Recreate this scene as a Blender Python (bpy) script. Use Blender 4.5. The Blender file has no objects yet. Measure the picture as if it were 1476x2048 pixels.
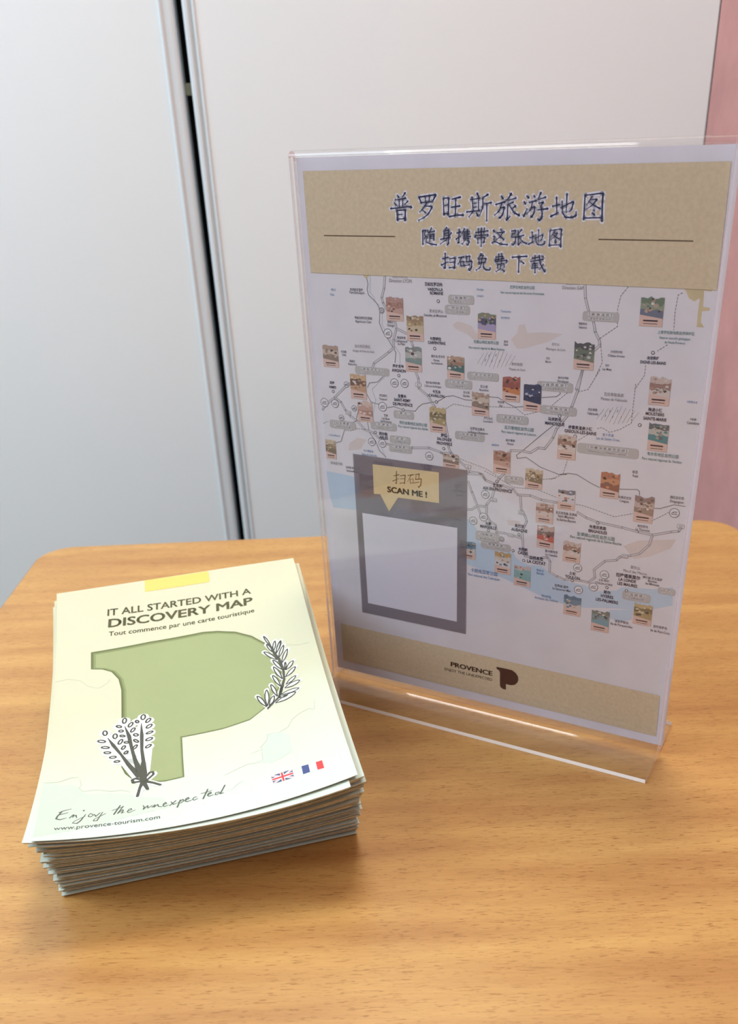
import bpy, bmesh, math, random
import numpy as np
from mathutils import Matrix, Vector

# ------------------------------------------------------------------ camera
SC = bpy.context.scene
COL = SC.collection
TOP = 0.75                      # table top height, metres; scene data below is in millimetres on it
cam_d = bpy.data.cameras.new('camera')
cam = bpy.data.objects.new('camera', cam_d)
COL.objects.link(cam)
cam.location = (0.283596, -0.448353, TOP + 0.318156)
cam.rotation_euler = (1.050618, 0.043347, 0.500062)
cam_d.sensor_width = 36
cam_d.lens = 1864.694 / 2048 * 36
cam_d.shift_x = 0.0
cam_d.shift_y = (1312 - 1024) / 2048
cam_d.clip_start = 0.02
cam_d.dof.use_dof = True
cam_d.dof.focus_distance = 0.47
cam_d.dof.aperture_fstop = 13.0
SC.camera = cam

# ------------------------------------------------------------------ light
W = bpy.data.worlds.new('world'); SC.world = W; W.use_nodes = True
bg = W.node_tree.nodes['Background']
bg.inputs[0].default_value = (0.80, 0.90, 1.0, 1)
bg.inputs[1].default_value = 1.15
def area(name, loc, target, size, energy, color, size_y=None):
    l = bpy.data.lights.new(name, 'AREA'); l.energy = energy; l.color = color
    l.shape = 'RECTANGLE'; l.size = size; l.size_y = size_y or size
    o = bpy.data.objects.new(name, l); COL.objects.link(o)
    o.location = loc
    d = Vector(target) - Vector(loc)
    o.rotation_euler = d.to_track_quat('-Z', 'Y').to_euler()
    return o
area('ceiling_panel_light', (-0.06, 0.36, 2.45), (-0.06, 0.36, 0), 0.42, 14.5, (0.98, 0.96, 0.83), 0.42)
area('ceiling_panel_light', (0.9, -1.0, 2.45), (0.9, -1.0, 0), 0.6, 9, (0.97, 0.985, 0.97), 0.6)
area('ceiling_panel_light', (-0.6, -1.1, 2.45), (-0.6, -1.1, 0), 0.6, 9, (0.97, 0.985, 0.97), 0.6)
area('window_daylight', (-1.02, -0.72, 1.80), (0.0, 0.2, 1.40), 0.8, 16, (0.68, 0.85, 1.0), 0.9)
SC.view_settings.view_transform = 'Standard'
SC.view_settings.look = 'None'
SC.view_settings.gamma = 1
SC.view_settings.use_curve_mapping = False
SC.view_settings.exposure = 0.33

# ------------------------------------------------------------------ materials
def srgb(r, g, b):
    f = lambda c: (c/255/12.92) if c/255 <= 0.04045 else ((c/255+0.055)/1.055)**2.4
    return (f(r), f(g), f(b), 1)
MATS = {}
def mat(name, rgb=None, rough=0.6, spec=0.3, noise=None, bump=None):
    """plain or lightly mottled principled material; noise=(scale, amount)"""
    if name in MATS: return MATS[name]
    m = bpy.data.materials.new(name); m.use_nodes = True
    nt = m.node_tree; p = nt.nodes['Principled BSDF']
    c = srgb(*rgb)
    p.inputs['Base Color'].default_value = c
    p.inputs['Roughness'].default_value = rough
    p.inputs['Specular IOR Level'].default_value = spec
    if noise or bump:
        tc = nt.nodes.new('ShaderNodeTexCoord')
    if noise:
        n = nt.nodes.new('ShaderNodeTexNoise'); n.inputs['Scale'].default_value = noise[0]
        n.inputs['Detail'].default_value = 4
        nt.links.new(tc.outputs['Object'], n.inputs['Vector'])
        r = nt.nodes.new('ShaderNodeValToRGB')
        r.color_ramp.elements[0].position = 0.3; r.color_ramp.elements[1].position = 0.7
        a = noise[1]
        r.color_ramp.elements[0].color = (c[0]*(1-a), c[1]*(1-a), c[2]*(1-a), 1)
        r.color_ramp.elements[1].color = (min(1, c[0]*(1+a)), min(1, c[1]*(1+a)), min(1, c[2]*(1+a)), 1)
        nt.links.new(n.outputs['Fac'], r.inputs['Fac'])
        nt.links.new(r.outputs['Color'], p.inputs['Base Color'])
    if bump:
        n2 = nt.nodes.new('ShaderNodeTexNoise'); n2.inputs['Scale'].default_value = bump[0]
        nt.links.new(tc.outputs['Object'], n2.inputs['Vector'])
        b = nt.nodes.new('ShaderNodeBump'); b.inputs['Strength'].default_value = bump[1]
        b.inputs['Distance'].default_value = 0.001
        nt.links.new(n2.outputs['Fac'], b.inputs['Height'])
        nt.links.new(b.outputs['Normal'], p.inputs['Normal'])
    MATS[name] = m
    return m
def wood():
    m = bpy.data.materials.new('beech_laminate'); m.use_nodes = True
    nt = m.node_tree; L = nt.links; p = nt.nodes['Principled BSDF']
    N = nt.nodes.new
    tc = N('ShaderNodeTexCoord')
    def noise(sx, sy, scale, detail, rough=0.5):
        mp = N('ShaderNodeMapping'); mp.inputs['Scale'].default_value = (sx, sy, 1)
        L.new(tc.outputs['Object'], mp.inputs['Vector'])
        n = N('ShaderNodeTexNoise'); n.inputs['Scale'].default_value = scale
        n.inputs['Detail'].default_value = detail; n.inputs['Roughness'].default_value = rough
        L.new(mp.outputs['Vector'], n.inputs['Vector'])
        return n.outputs['Fac']
    def ramp(fac, stops):
        r = N('ShaderNodeValToRGB'); e = r.color_ramp.elements
        while len(e) < len(stops): e.new(0.5)
        for q, (pos, col) in zip(e, stops): q.position = pos; q.color = col
        L.new(fac, r.inputs['Fac']); return r.outputs['Color']
    def mix(fac, a, b, mode='MIX'):
        x = N('ShaderNodeMix'); x.data_type = 'RGBA'; x.blend_type = mode
        if isinstance(fac, float): x.inputs['Factor'].default_value = fac
        else: L.new(fac, x.inputs['Factor'])
        L.new(a, x.inputs[6]); L.new(b, x.inputs[7]); return x.outputs[2]
    broad = ramp(noise(1, 9, 7, 3), [(0.3, srgb(*(170, 123, 70))), (0.7, srgb(*(193, 150, 88)))])
    fine = ramp(noise(1, 14, 60, 5, 0.6), [(0.3, (0.86, 0.80, 0.72, 1)), (0.65, (1, 1, 1, 1))])
    fleck = ramp(noise(1, 9, 210, 2, 0.5), [(0.30, (0.52, 0.38, 0.25, 1)), (0.42, (1, 1, 1, 1))])
    c = mix(0.75, broad, fine, 'MULTIPLY')
    c = mix(0.75, c, fleck, 'MULTIPLY')
    L.new(c, p.inputs['Base Color'])
    p.inputs['Roughness'].default_value = 0.34
    p.inputs['Specular IOR Level'].default_value = 0.5
    b = N('ShaderNodeBump'); b.inputs['Strength'].default_value = 0.12; b.inputs['Distance'].default_value = 0.0003
    L.new(noise(1, 12, 110, 3), b.inputs['Height']); L.new(b.outputs['Normal'], p.inputs['Normal'])
    return m
def acrylic(name, edge=0.0, white=(0.93, 0.92, 0.96)):
    """clear sheet: fresnel gloss over see-through; edge>0 mixes in white for the light piped to cut edges"""
    m = bpy.data.materials.new(name); m.use_nodes = True
    nt = m.node_tree; L = nt.links; N = nt.nodes.new
    for n in list(nt.nodes): nt.nodes.remove(n)
    out = N('ShaderNodeOutputMaterial')
    tr = N('ShaderNodeBsdfTransparent'); tr.inputs[0].default_value = (0.985, 0.985, 0.99, 1)
    gl = N('ShaderNodeBsdfGlossy'); gl.inputs['Roughness'].default_value = 0.03
    fr = N('ShaderNodeFresnel'); ge = N('ShaderNodeNewGeometry'); io = N('ShaderNodeMix')
    io.inputs['A'].default_value = 1.49; io.inputs['B'].default_value = 1/1.49
    L.new(ge.outputs['Backfacing'], io.inputs['Factor']); L.new(io.outputs['Result'], fr.inputs['IOR'])
    mx = N('ShaderNodeMixShader')
    L.new(fr.outputs[0], mx.inputs[0]); L.new(tr.outputs[0], mx.inputs[1]); L.new(gl.outputs[0], mx.inputs[2])
    last = mx
    if edge:
        df = N('ShaderNodeBsdfDiffuse'); df.inputs[0].default_value = (*white, 1)  # edge glow from piped light, put in as white colour
        m2 = N('ShaderNodeMixShader'); m2.inputs[0].default_value = edge
        L.new(mx.outputs[0], m2.inputs[1]); L.new(df.outputs[0], m2.inputs[2]); last = m2
    L.new(last.outputs[0], out.inputs['Surface'])
    return m
def ink_film(name, rgb, alpha):
    m = bpy.data.materials.new(name); m.use_nodes = True
    nt = m.node_tree; L = nt.links; N = nt.nodes.new
    p = nt.nodes['Principled BSDF']
    p.inputs['Base Color'].default_value = srgb(*rgb); p.inputs['Alpha'].default_value = alpha
    p.inputs['Roughness'].default_value = 0.7
    return m

# ------------------------------------------------------------------ object helpers
def put(o, parent=None):
    COL.objects.link(o)
    if parent: o.parent = parent
    return o
def empty(name, loc=(0, 0, 0), rot=(0, 0, 0)):
    o = bpy.data.objects.new(name, None); o.empty_display_size = 0.02
    o.location = loc; o.rotation_euler = rot
    return put(o)
def tag(o, label=None, cat=None, group=None, kind=None):
    if label: o['label'] = label
    if cat: o['category'] = cat
    if group: o['group'] = group
    if kind: o['kind'] = kind
    return o
def obj(name, verts, faces, mats, parent=None, fm=None, smooth=False):
    me = bpy.data.meshes.new(name)
    me.from_pydata([tuple(v) for v in verts], [], [tuple(f) for f in faces]); 
    for m in (mats if isinstance(mats, (list, tuple)) else [mats]): me.materials.append(m)
    if fm is not None: me.polygons.foreach_set('material_index', fm)
    if smooth: me.polygons.foreach_set('use_smooth', [True]*len(me.polygons))
    me.update()
    return put(bpy.data.objects.new(name, me), parent)
def box_vf(x0, y0, z0, x1, y1, z1):
    v = [(x0,y0,z0),(x1,y0,z0),(x1,y1,z0),(x0,y1,z0),(x0,y0,z1),(x1,y0,z1),(x1,y1,z1),(x0,y1,z1)]
    f = [(0,3,2,1),(4,5,6,7),(0,1,5,4),(1,2,6,5),(2,3,7,6),(3,0,4,7)]
    return v, f
def box(name, a, b, m, parent=None, bevel=0.0):
    v, f = box_vf(*a, *b)
    o = obj(name, v, f, m, parent)
    if bevel:
        bm = bmesh.new(); bm.from_mesh(o.data)
        bmesh.ops.bevel(bm, geom=bm.edges[:], offset=bevel, segments=3, affect='EDGES', profile=0.5)
        bm.to_mesh(o.data); bm.free()
        o.data.polygons.foreach_set('use_smooth', [True]*len(o.data.polygons))
    return o
MM = 0.001

# ------------------------------------------------------------------ print outlines, millimetres on the poster and on the leaflet cover
TITLE = [[[[55.7,279.28,0.31],[56.71,278.36,0.56]],[[60.08,280.17,0.68],[58.46,278.24,0.19]],[[54.43,277.13,0.31],[57.6,277.51,0.38],[60.41,277.89,0.53]],[[56.74,277.18,0.42],[56.73,273.79,0.43]],[[58.77,277.5,0.41],[58.51,273.95,0.41]],[[53.96,276.01,0.26],[55.09,274.88,0.56]],[[61.45,276.64,0.53],[59.6,275.13,0.19]],[[51.93,273.39,0.5],[57.24,273.79,0.35],[61.45,274.28,0.45],[63.31,273.93,0.67]],[[55.29,272.6,0.5],[55.53,268.14,0.65]],[[55.29,272.5,0.38],[59.93,272.83,0.5]],[[59.93,272.83,0.54],[59.63,268.14,0.73]],[[55.84,270.65,0.31],[58.18,270.89,0.31]],[[55.55,268.72,0.35],[59.67,269,0.34]]],[[[67.29,278.27,0.56],[75.54,279.2,0.48]],[[67.37,278.27,0.56],[68.53,275.69,0.49]],[[76.14,279.1,0.77],[74.35,276.33,0.4]],[[70.65,278.41,0.37],[70.8,276.25,0.37]],[[72.89,278.63,0.37],[72.56,276.41,0.38]],[[68.62,275.93,0.37],[74.19,276.3,0.37]],[[71.28,275.81,0.49],[69.72,273.74,0.37],[67.39,271.73,0.12]],[[70.23,274.48,0.29],[73.82,274.33,0.52],[74.14,273.89,0.55],[72.12,271.04,0.44],[69.61,269.35,0.29],[66.67,268.16,0.15]],[[68.87,272.8,0.23],[70.69,271.55,0.53]]],[[[80.02,277.84,0.39],[80.25,270.54,0.53]],[[80.14,277.74,0.32],[82.74,277.82,0.47]],[[82.82,277.82,0.54],[82.47,270.53,0.55]],[[80.7,274.7,0.29],[82.31,274.86,0.29]],[[80.46,271.1,0.33],[82.35,271.3,0.33]],[[84.33,277.25,0.28],[88.68,278.11,0.7]],[[84.1,273.86,0.44],[88.48,274.4,0.54]],[[86.39,277.3,0.47],[86.07,270.2,0.48]],[[82.98,269.87,0.52],[87.07,270.53,0.37],[90.25,270.53,0.7]]],[[[93.58,276.93,0.29],[98.63,277.61,0.39]],[[94.55,278.22,0.43],[95.17,272.01,0.36]],[[97.07,279.65,0.6],[97.85,278.19,0.42],[97.9,272.5,0.39]],[[95.35,275.45,0.28],[96.71,275.61,0.29]],[[95.35,273.82,0.29],[96.72,273.98,0.29]],[[91.83,271.85,0.47],[98.48,272.5,0.32]],[[94.97,271.85,0.4],[92.82,269.54,0.15]],[[96.73,271.68,0.29],[97.52,270.2,0.7]],[[102.46,279.12,0.68],[99.79,277.69,0.21]],[[99.98,277.69,0.45],[99.94,273.64,0.44],[98.31,270.03,0.14]],[[100.58,275.26,0.21],[104.23,275.73,0.54]],[[101.93,275.42,0.5],[101.95,267.9,0.32]]],[[[108.88,278.5,0.29],[109.89,277.29,0.61]],[[106.25,274.9,0.38],[110.9,276.05,0.56]],[[109.34,275.38,0.4],[108.02,272.19,0.4],[105.65,270.32,0.11]],[[108.39,273.37,0.29],[110.56,273.87,0.55],[109.83,270.83,0.48],[108.47,269.3,0.64],[107.94,269.74,0.15]],[[113.76,279.35,0.68],[112.44,277.37,0.33],[111.29,276.38,0.14]],[[112.27,276.54,0.22],[116.14,277.57,0.47]],[[114.83,275.86,0.54],[112.3,275.03,0.22]],[[112.18,275.03,0.4],[112.06,268.79,0.55]],[[111.67,268.45,0.55],[113.61,270.15,0.15]],[[116.04,274.35,0.55],[114.31,273.18,0.22]],[[112.9,274.7,0.3],[115.34,271.5,0.48],[117.92,270.32,0.62]]],[[[121.14,278.46,0.29],[122.13,277.53,0.61]],[[119.87,276.16,0.25],[120.68,275.09,0.57]],[[120,269.98,0.7],[121.52,273.33,0.14]],[[124.39,278.6,0.25],[124.99,277.84,0.54]],[[122.2,275.65,0.29],[125.81,276.45,0.47]],[[123.93,275.8,0.36],[123.27,272.82,0.36],[121.22,270.82,0.11]],[[123.44,273.49,0.25],[125.15,273.98,0.47],[124.86,271.49,0.43],[123.78,269.65,0.57],[123.1,270.22,0.14]],[[127.77,279.64,0.65],[126.37,276.77,0.18]],[[126.56,276.77,0.21],[130.12,277.8,0.5]],[[126.81,275.29,0.25],[129.08,275.77,0.52],[127.82,274.13,0.25]],[[128.01,274.06,0.39],[128.7,271.48,0.46],[128.59,269.48,0.54],[127.49,268.31,0.68],[126.42,269.08,0.14]],[[126.35,272.65,0.29],[131.28,273.13,0.61]]],[[[133.24,274.04,0.28],[136.66,274.75,0.46]],[[135.08,277.76,0.53],[135.55,270.81,0.36]],[[132.76,269.98,0.68],[136.45,271.63,0.17]],[[137.1,273.44,0.29],[142.53,275.86,0.43],[142.91,275.69,0.51],[142.17,272.77,0.46],[141.11,271.79,0.21]],[[139.76,279.11,0.53],[139.83,271.46,0.27]],[[137.7,276.21,0.39],[138.15,271.47,0.39],[139.56,269.66,0.46],[142.55,269.49,0.51],[144.35,270.31,0.6],[144.32,272.11,0.14]]],[[[147.93,278.55,0.43],[147.96,268.68,0.53]],[[147.94,278.39,0.3],[155.38,279.12,0.5]],[[155.92,278.95,0.75],[155.8,275.94,0.58],[156.22,268.04,0.65]],[[148.29,269.33,0.41],[155.93,269.5,0.41]],[[151.16,277.88,0.43],[148.86,274.37,0.14]],[[150.71,276.61,0.2],[153.4,276.75,0.51],[151.75,274.68,0.39],[148.79,272.75,0.14]],[[150.04,275.81,0.2],[152.51,274.19,0.43],[155.12,273.06,0.51]],[[151.88,272.81,0.18],[152.65,272.16,0.38]],[[151.43,271.45,0.25],[152.58,270.64,0.67]]],[[[68.89,263.8,0.41],[68.89,257.5,0.46]],[[69.05,263.57,0.31],[70.57,263.95,0.41],[69.79,261.95,0.26],[70.67,261.03,0.31],[69.64,260.08,0.2]],[[71.66,262.89,0.25],[75.3,263.61,0.41]],[[73.66,264.98,0.45],[71.63,261.5,0.15]],[[72.76,261.97,0.31],[72.52,258.71,0.26]],[[72.76,261.84,0.25],[74.83,262.32,0.41],[74.77,259.44,0.41]],[[72.91,261.05,0.2],[74.59,261.29,0.2]],[[72.89,260.26,0.21],[74.57,260.46,0.2]],[[71.3,263.96,0.25],[71.62,263.5,0.41]],[[70.9,261.26,0.26],[71.34,261.03,0.31],[70.45,258.69,0.25],[73.51,257.79,0.47],[76.3,257.5,0.36]]],[[[81.65,265.25,0.44],[80.81,264.11,0.25]],[[80.15,263.87,0.35],[80.1,259.96,0.3]],[[80.26,263.64,0.25],[82.73,264.12,0.4]],[[82.73,264.03,0.45],[82.5,258.13,0.46],[81.56,257.42,0.25]],[[80.52,262.63,0.25],[82.44,262.88,0.25]],[[80.51,261.58,0.25],[82.43,261.82,0.25]],[[78.28,259.94,0.36],[83.52,260.91,0.3]],[[84.08,262.98,0.4],[81.31,259.74,0.31],[77.97,257.84,0.15]]],[[[86.69,262.77,0.3],[88.96,263.34,0.36]],[[88,264.6,0.39],[87.87,258.42,0.44],[87.05,258.88,0.2]],[[86.35,260.02,0.41],[89.07,261.65,0.2]],[[90.85,264.84,0.39],[89.5,262.34,0.15]],[[90.58,263.48,0.3],[90.58,261.2,0.3]],[[92.19,264.63,0.25],[92.46,263.95,0.34]],[[90.58,263.16,0.25],[93.53,263.64,0.25]],[[90.58,262.44,0.25],[93.16,262.82,0.25]],[[90.58,261.8,0.25],[93.16,262.14,0.25]],[[90.47,260.98,0.31],[94.07,261.46,0.3]],[[92.19,263.81,0.25],[92.19,261.36,0.25]],[[90.04,260.29,0.25],[93,260.63,0.39],[92.2,259.39,0.29],[93.27,259.27,0.41],[92.47,257.56,0.4],[91.66,258.24,0.2]],[[91.39,260.3,0.3],[89.49,257.75,0.15]]],[[[96.36,263.07,0.34],[102.8,263.88,0.39]],[[97.78,264.88,0.39],[97.96,262.63,0.29]],[[99.36,265.11,0.39],[99.38,262.86,0.3]],[[100.94,265.12,0.39],[100.6,262.87,0.3]],[[96.47,261.94,0.34],[96.11,260.8,0.34]],[[96.47,261.85,0.3],[102.82,262.22,0.39],[102.31,261.31,0.24]],[[97.55,260.81,0.34],[97.67,258.31,0.34]],[[97.65,260.68,0.29],[100.99,261.07,0.39]],[[100.99,260.98,0.39],[100.75,258.8,0.39],[100.11,259.02,0.2]],[[99.28,262.86,0.39],[99.33,256.96,0.3]]],[[[105.15,264.16,0.29],[106.05,263.45,0.43]],[[108.78,264.72,0.29],[109.46,264.05,0.43]],[[106.99,263.01,0.3],[110.87,263.48,0.43]],[[110,263.3,0.39],[108.85,261.37,0.29],[106.79,260,0.14]],[[107.78,262.48,0.25],[109.64,260.93,0.34],[110.69,260.04,0.39]],[[105.19,261.56,0.29],[106.24,261.48,0.34],[105.48,259.99,0.2],[106.27,259.77,0.19]],[[104.71,258.62,0.39],[106.01,259.4,0.3],[109.17,258.22,0.44],[112.56,258.04,0.34]]],[[[114.21,263.86,0.29],[116.25,264.1,0.38],[116.03,262.77,0.24]],[[114.5,262.62,0.24],[116.03,262.81,0.24]],[[114.65,262.62,0.29],[114.38,261.19,0.29]],[[114.54,261.2,0.24],[116.43,261.44,0.39],[116.14,258.98,0.39],[115.14,257.84,0.39],[114.35,258.51,0.15]],[[119.29,264.56,0.43],[117.07,262.11,0.15]],[[116.59,261.21,0.29],[120.38,262.13,0.38]],[[117.52,264.1,0.33],[117.71,257.88,0.39],[118.95,259.23,0.14]],[[118.12,261.23,0.24],[119.97,259.24,0.38],[121.78,258.6,0.43]]],[[[99.47,253.98,0.4],[97.61,251.64,0.15]],[[98.68,253.04,0.25],[100.55,253.31,0.35],[99.76,252.14,0.25]],[[98.15,251.65,0.3],[98.27,249.79,0.25]],[[98.26,251.51,0.3],[101.89,251.95,0.4],[101.38,250.18,0.3]],[[98.27,249.79,0.31],[101.49,250.18,0.3]],[[99.76,251.91,0.3],[99.51,249.82,0.3],[98.72,247.7,0.31],[96.57,246.48,0.15]],[[100.74,250.17,0.35],[100.61,247.74,0.4],[101.96,246.84,0.45],[103.83,246.88,0.39],[104.08,248.05,0.15]]],[[[106.66,252.49,0.3],[110.33,253.02,0.34],[110.25,251.87,0.29]],[[106.68,251.57,0.29],[110.88,251.97,0.29]],[[106.78,251.58,0.3],[106.59,250.65,0.29]],[[106.43,250.56,0.3],[112.46,251.32,0.34],[111.97,250.07,0.34]],[[108.21,254.12,0.34],[108.15,251.6,0.34],[107.24,249.74,0.15]],[[109.67,254.37,0.34],[109.62,249.56,0.29]],[[107.77,249.52,0.3],[107.81,247.67,0.29]],[[107.77,249.39,0.3],[110.93,249.82,0.3],[110.97,247.98,0.3]],[[109.36,249.1,0.3],[109.13,247.47,0.3],[106.78,246.02,0.15]],[[109.93,247.26,0.25],[111.27,246.23,0.4]]],[[[114.77,252.64,0.39],[122.22,253.22,0.48]],[[118.23,252.93,0.44],[118.23,246.07,0.39]],[[119.21,251.13,0.29],[120.79,250.02,0.48]]],[[[124.55,252.36,0.29],[127.83,252.87,0.33]],[[126.02,253.74,0.33],[126.09,251.94,0.34]],[[123.84,250.99,0.29],[130.14,252.02,0.38]],[[124.65,249.88,0.24],[127.43,250.25,0.24]],[[125.88,250.81,0.24],[124.69,248.74,0.19]],[[126.16,250.36,0.33],[126.33,246.04,0.34]],[[124.46,248.05,0.29],[127.75,248.58,0.29]],[[124.94,248.97,0.24],[127.22,249.25,0.24]],[[128.04,253.77,0.38],[128.7,250.19,0.38],[130.34,247.51,0.38],[131.14,246.62,0.43],[131.08,247.98,0.14]],[[130.23,249.99,0.33],[128.31,247.46,0.14]],[[129.31,253.57,0.24],[130.09,253,0.38]]],[[[79.1,251.29,0.36],[82.33,252.06,0.41]],[[80.69,253.91,0.46],[80.61,247.05,0.46],[79.61,247.51,0.21]],[[78.39,248.43,0.41],[82.2,249.93,0.2]],[[82.88,251.36,0.31],[85.92,251.89,0.41]],[[85.92,251.79,0.46],[85.5,247.17,0.47]],[[83.14,249.72,0.31],[85.52,250,0.31]],[[82.56,247.34,0.37],[85.62,247.64,0.36]]],[[[87.57,251.92,0.31],[90.57,252.44,0.41]],[[89.37,252.18,0.36],[87.28,248.86,0.15]],[[88.66,250.3,0.3],[88.93,248.19,0.31]],[[88.77,250.21,0.25],[90.46,250.43,0.25],[90.3,248.36,0.25]],[[88.82,248.33,0.26],[90.3,248.55,0.26]],[[91.39,252.45,0.31],[93.56,252.82,0.41],[93.3,250.39,0.3]],[[91.93,252,0.31],[91.66,250.12,0.36],[94.65,250.51,0.41],[94.39,247.6,0.46],[93.31,246.4,0.45],[92.76,247.1,0.21]],[[90.57,248.46,0.31],[93.57,248.99,0.31]]],[[[123.02,261.11,0.19],[125.29,261.61,0.3]],[[124.27,263.64,0.35],[124.52,258.94,0.23]],[[122.67,258.36,0.45],[125.13,259.51,0.12]],[[125.57,260.73,0.19],[129.21,262.42,0.28],[129.46,262.31,0.35],[128.93,260.32,0.3],[128.22,259.65,0.14]],[[127.39,264.6,0.35],[127.36,259.42,0.19]],[[125.99,262.61,0.25],[126.25,259.41,0.26],[127.17,258.2,0.3],[129.15,258.11,0.35],[130.36,258.68,0.4],[130.36,259.9,0.09]]],[[[132.72,264.33,0.29],[132.63,257.62,0.34]],[[132.72,264.22,0.21],[137.69,264.79,0.34]],[[138.06,264.68,0.49],[137.93,262.62,0.39],[138.1,257.25,0.44]],[[132.85,258.07,0.28],[137.93,258.24,0.27]],[[134.86,263.9,0.3],[133.29,261.49,0.09]],[[134.55,263.03,0.13],[136.34,263.15,0.34],[135.21,261.72,0.25],[133.23,260.39,0.09]],[[134.09,262.48,0.14],[135.71,261.4,0.3],[137.44,260.65,0.34]],[[135.28,260.45,0.11],[135.79,260.02,0.25]],[[134.96,259.53,0.16],[135.72,258.99,0.43]]]]
SCANCN = [[[[47.75,137.56,0.39],[51.16,138.75,0.45]],[[49.5,140.54,0.5],[49.19,133.2,0.51],[48.16,133.58,0.23]],[[46.91,134.43,0.45],[50.95,136.46,0.23]],[[51.71,138.07,0.34],[54.92,138.97,0.44]],[[54.91,138.87,0.5],[54.33,133.88,0.51]],[[51.93,136.34,0.34],[54.44,136.91,0.34]],[[51.25,133.73,0.4],[54.46,134.4,0.4]]],[[[56.55,138.87,0.37],[60.11,139.9,0.51]],[[58.69,139.43,0.44],[56.1,135.06,0.19]],[[57.78,137.01,0.37],[58.01,134.44,0.38]],[[57.9,136.91,0.31],[59.91,137.4,0.31],[59.63,134.83,0.32]],[[57.89,134.6,0.32],[59.64,135.06,0.32]],[[61.07,140.02,0.38],[63.64,140.74,0.5],[63.24,137.72,0.37]],[[61.7,139.52,0.37],[61.31,137.18,0.44],[64.83,138.04,0.51],[64.42,134.42,0.56],[63.1,132.8,0.56],[62.48,133.59,0.25]],[[59.96,134.99,0.37],[63.51,136.03,0.37]]]]
SCRIPT = [[[[14.66,24.36,0.24],[10.89,23.07,0.39],[9.6,22.02,0.48]],[[10.89,23.07,0.39],[9.02,19.24,0.55],[8.56,17.06,0.55],[10.38,16.23,0.48],[13.02,17.19,0.24]],[[9.48,20.2,0.47],[13.5,21.48,0.24]],[[14.4,17,0.4],[15.87,19.31,0.4],[16.24,19.45,0.4],[15.75,17.3,0.32]],[[15.96,18.08,0.32],[17.17,18.9,0.39],[17.54,16.82,0.32]],[[20.33,22.12,0.64],[20.45,22,0.64]],[[21.42,18.91,0.24],[19.53,14.19,0.48],[18.05,12.12,0.47],[15.99,12.73,0.24],[16.81,14.12,0.24],[21.24,17.43,0.24]],[[23.63,19.22,0.32],[22.76,17.97,0.32],[22.78,16.76,0.32],[23.79,16.37,0.32],[24.99,17.76,0.32],[23.63,19.22,0.32]],[[25.35,18.19,0.32],[26.01,16.37,0.4],[27.82,19.02,0.32]],[[28.93,19.2,0.32],[26.75,12.92,0.39],[25.1,12.93,0.32],[25.56,14.45,0.24],[30.39,17.9,0.24]]],[[[36.7,22.83,0.48],[34.09,16.42,0.56]],[[33.12,19.63,0.24],[37.87,21.55,0.32]],[[38.15,21.98,0.4],[35.76,16.74,0.47],[37.94,19.23,0.32],[38.24,18.46,0.4],[37.45,16.65,0.4],[38.67,17.06,0.24]],[[40.25,17.48,0.32],[42.04,18.23,0.32],[41.79,19.29,0.32],[40.67,18.77,0.32],[40.03,16.94,0.32],[40.84,16.14,0.32],[43.64,17.63,0.24]]],[[[47.15,20.19,0.32],[47.74,19.04,0.4],[47.35,17.15,0.47],[49.34,19.59,0.4],[49.35,17.6,0.39],[51.35,19.02,0.32]],[[51.35,17.73,0.4],[52.68,19.34,0.4],[52.21,17.49,0.4],[53.95,19.17,0.4],[54.22,17.5,0.4],[55.77,16.84,0.32]],[[56.36,18.05,0.4],[57.99,18.74,0.4],[57.54,19.67,0.4],[56.6,18.77,0.4],[56.35,17.26,0.4],[57.09,16.64,0.4],[58.84,17.29,0.24]],[[60.03,19.39,0.32],[61.15,17.06,0.39],[62.9,17.48,0.24]],[[62.37,19.63,0.4],[59.4,16.62,0.4]],[[64.41,19.45,0.48],[62.82,14.25,0.55]],[[63.49,17.78,0.39],[65.58,19.55,0.39],[66.13,18.38,0.4],[64.45,16.97,0.32]],[[66.72,18.48,0.4],[68.51,19.25,0.4],[68.07,20.19,0.4],[66.93,19.4,0.4],[66.69,17.7,0.4],[67.55,17.01,0.39],[69.62,17.68,0.24]],[[72.04,19.28,0.32],[70.74,19.25,0.32],[70.1,18,0.32],[70.77,17.07,0.31],[72.56,17.81,0.24]],[[77.47,23.2,0.48],[74.98,16.73,0.55]],[[74.19,20.97,0.24],[79.29,21.52,0.24]],[[77.22,18.85,0.4],[79.05,19.63,0.4],[78.63,20.49,0.4],[77.51,19.73,0.4],[77.19,18.27,0.4],[77.86,17.62,0.39],[79.96,18,0.24]],[[82.72,19.18,0.32],[81.05,19.15,0.31],[80.71,17.71,0.32],[81.41,17.44,0.32],[82.98,18.59,0.32]],[[85.72,23.2,0.47],[83.08,17.56,0.47],[84.88,17.63,0.23]]]]
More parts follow.
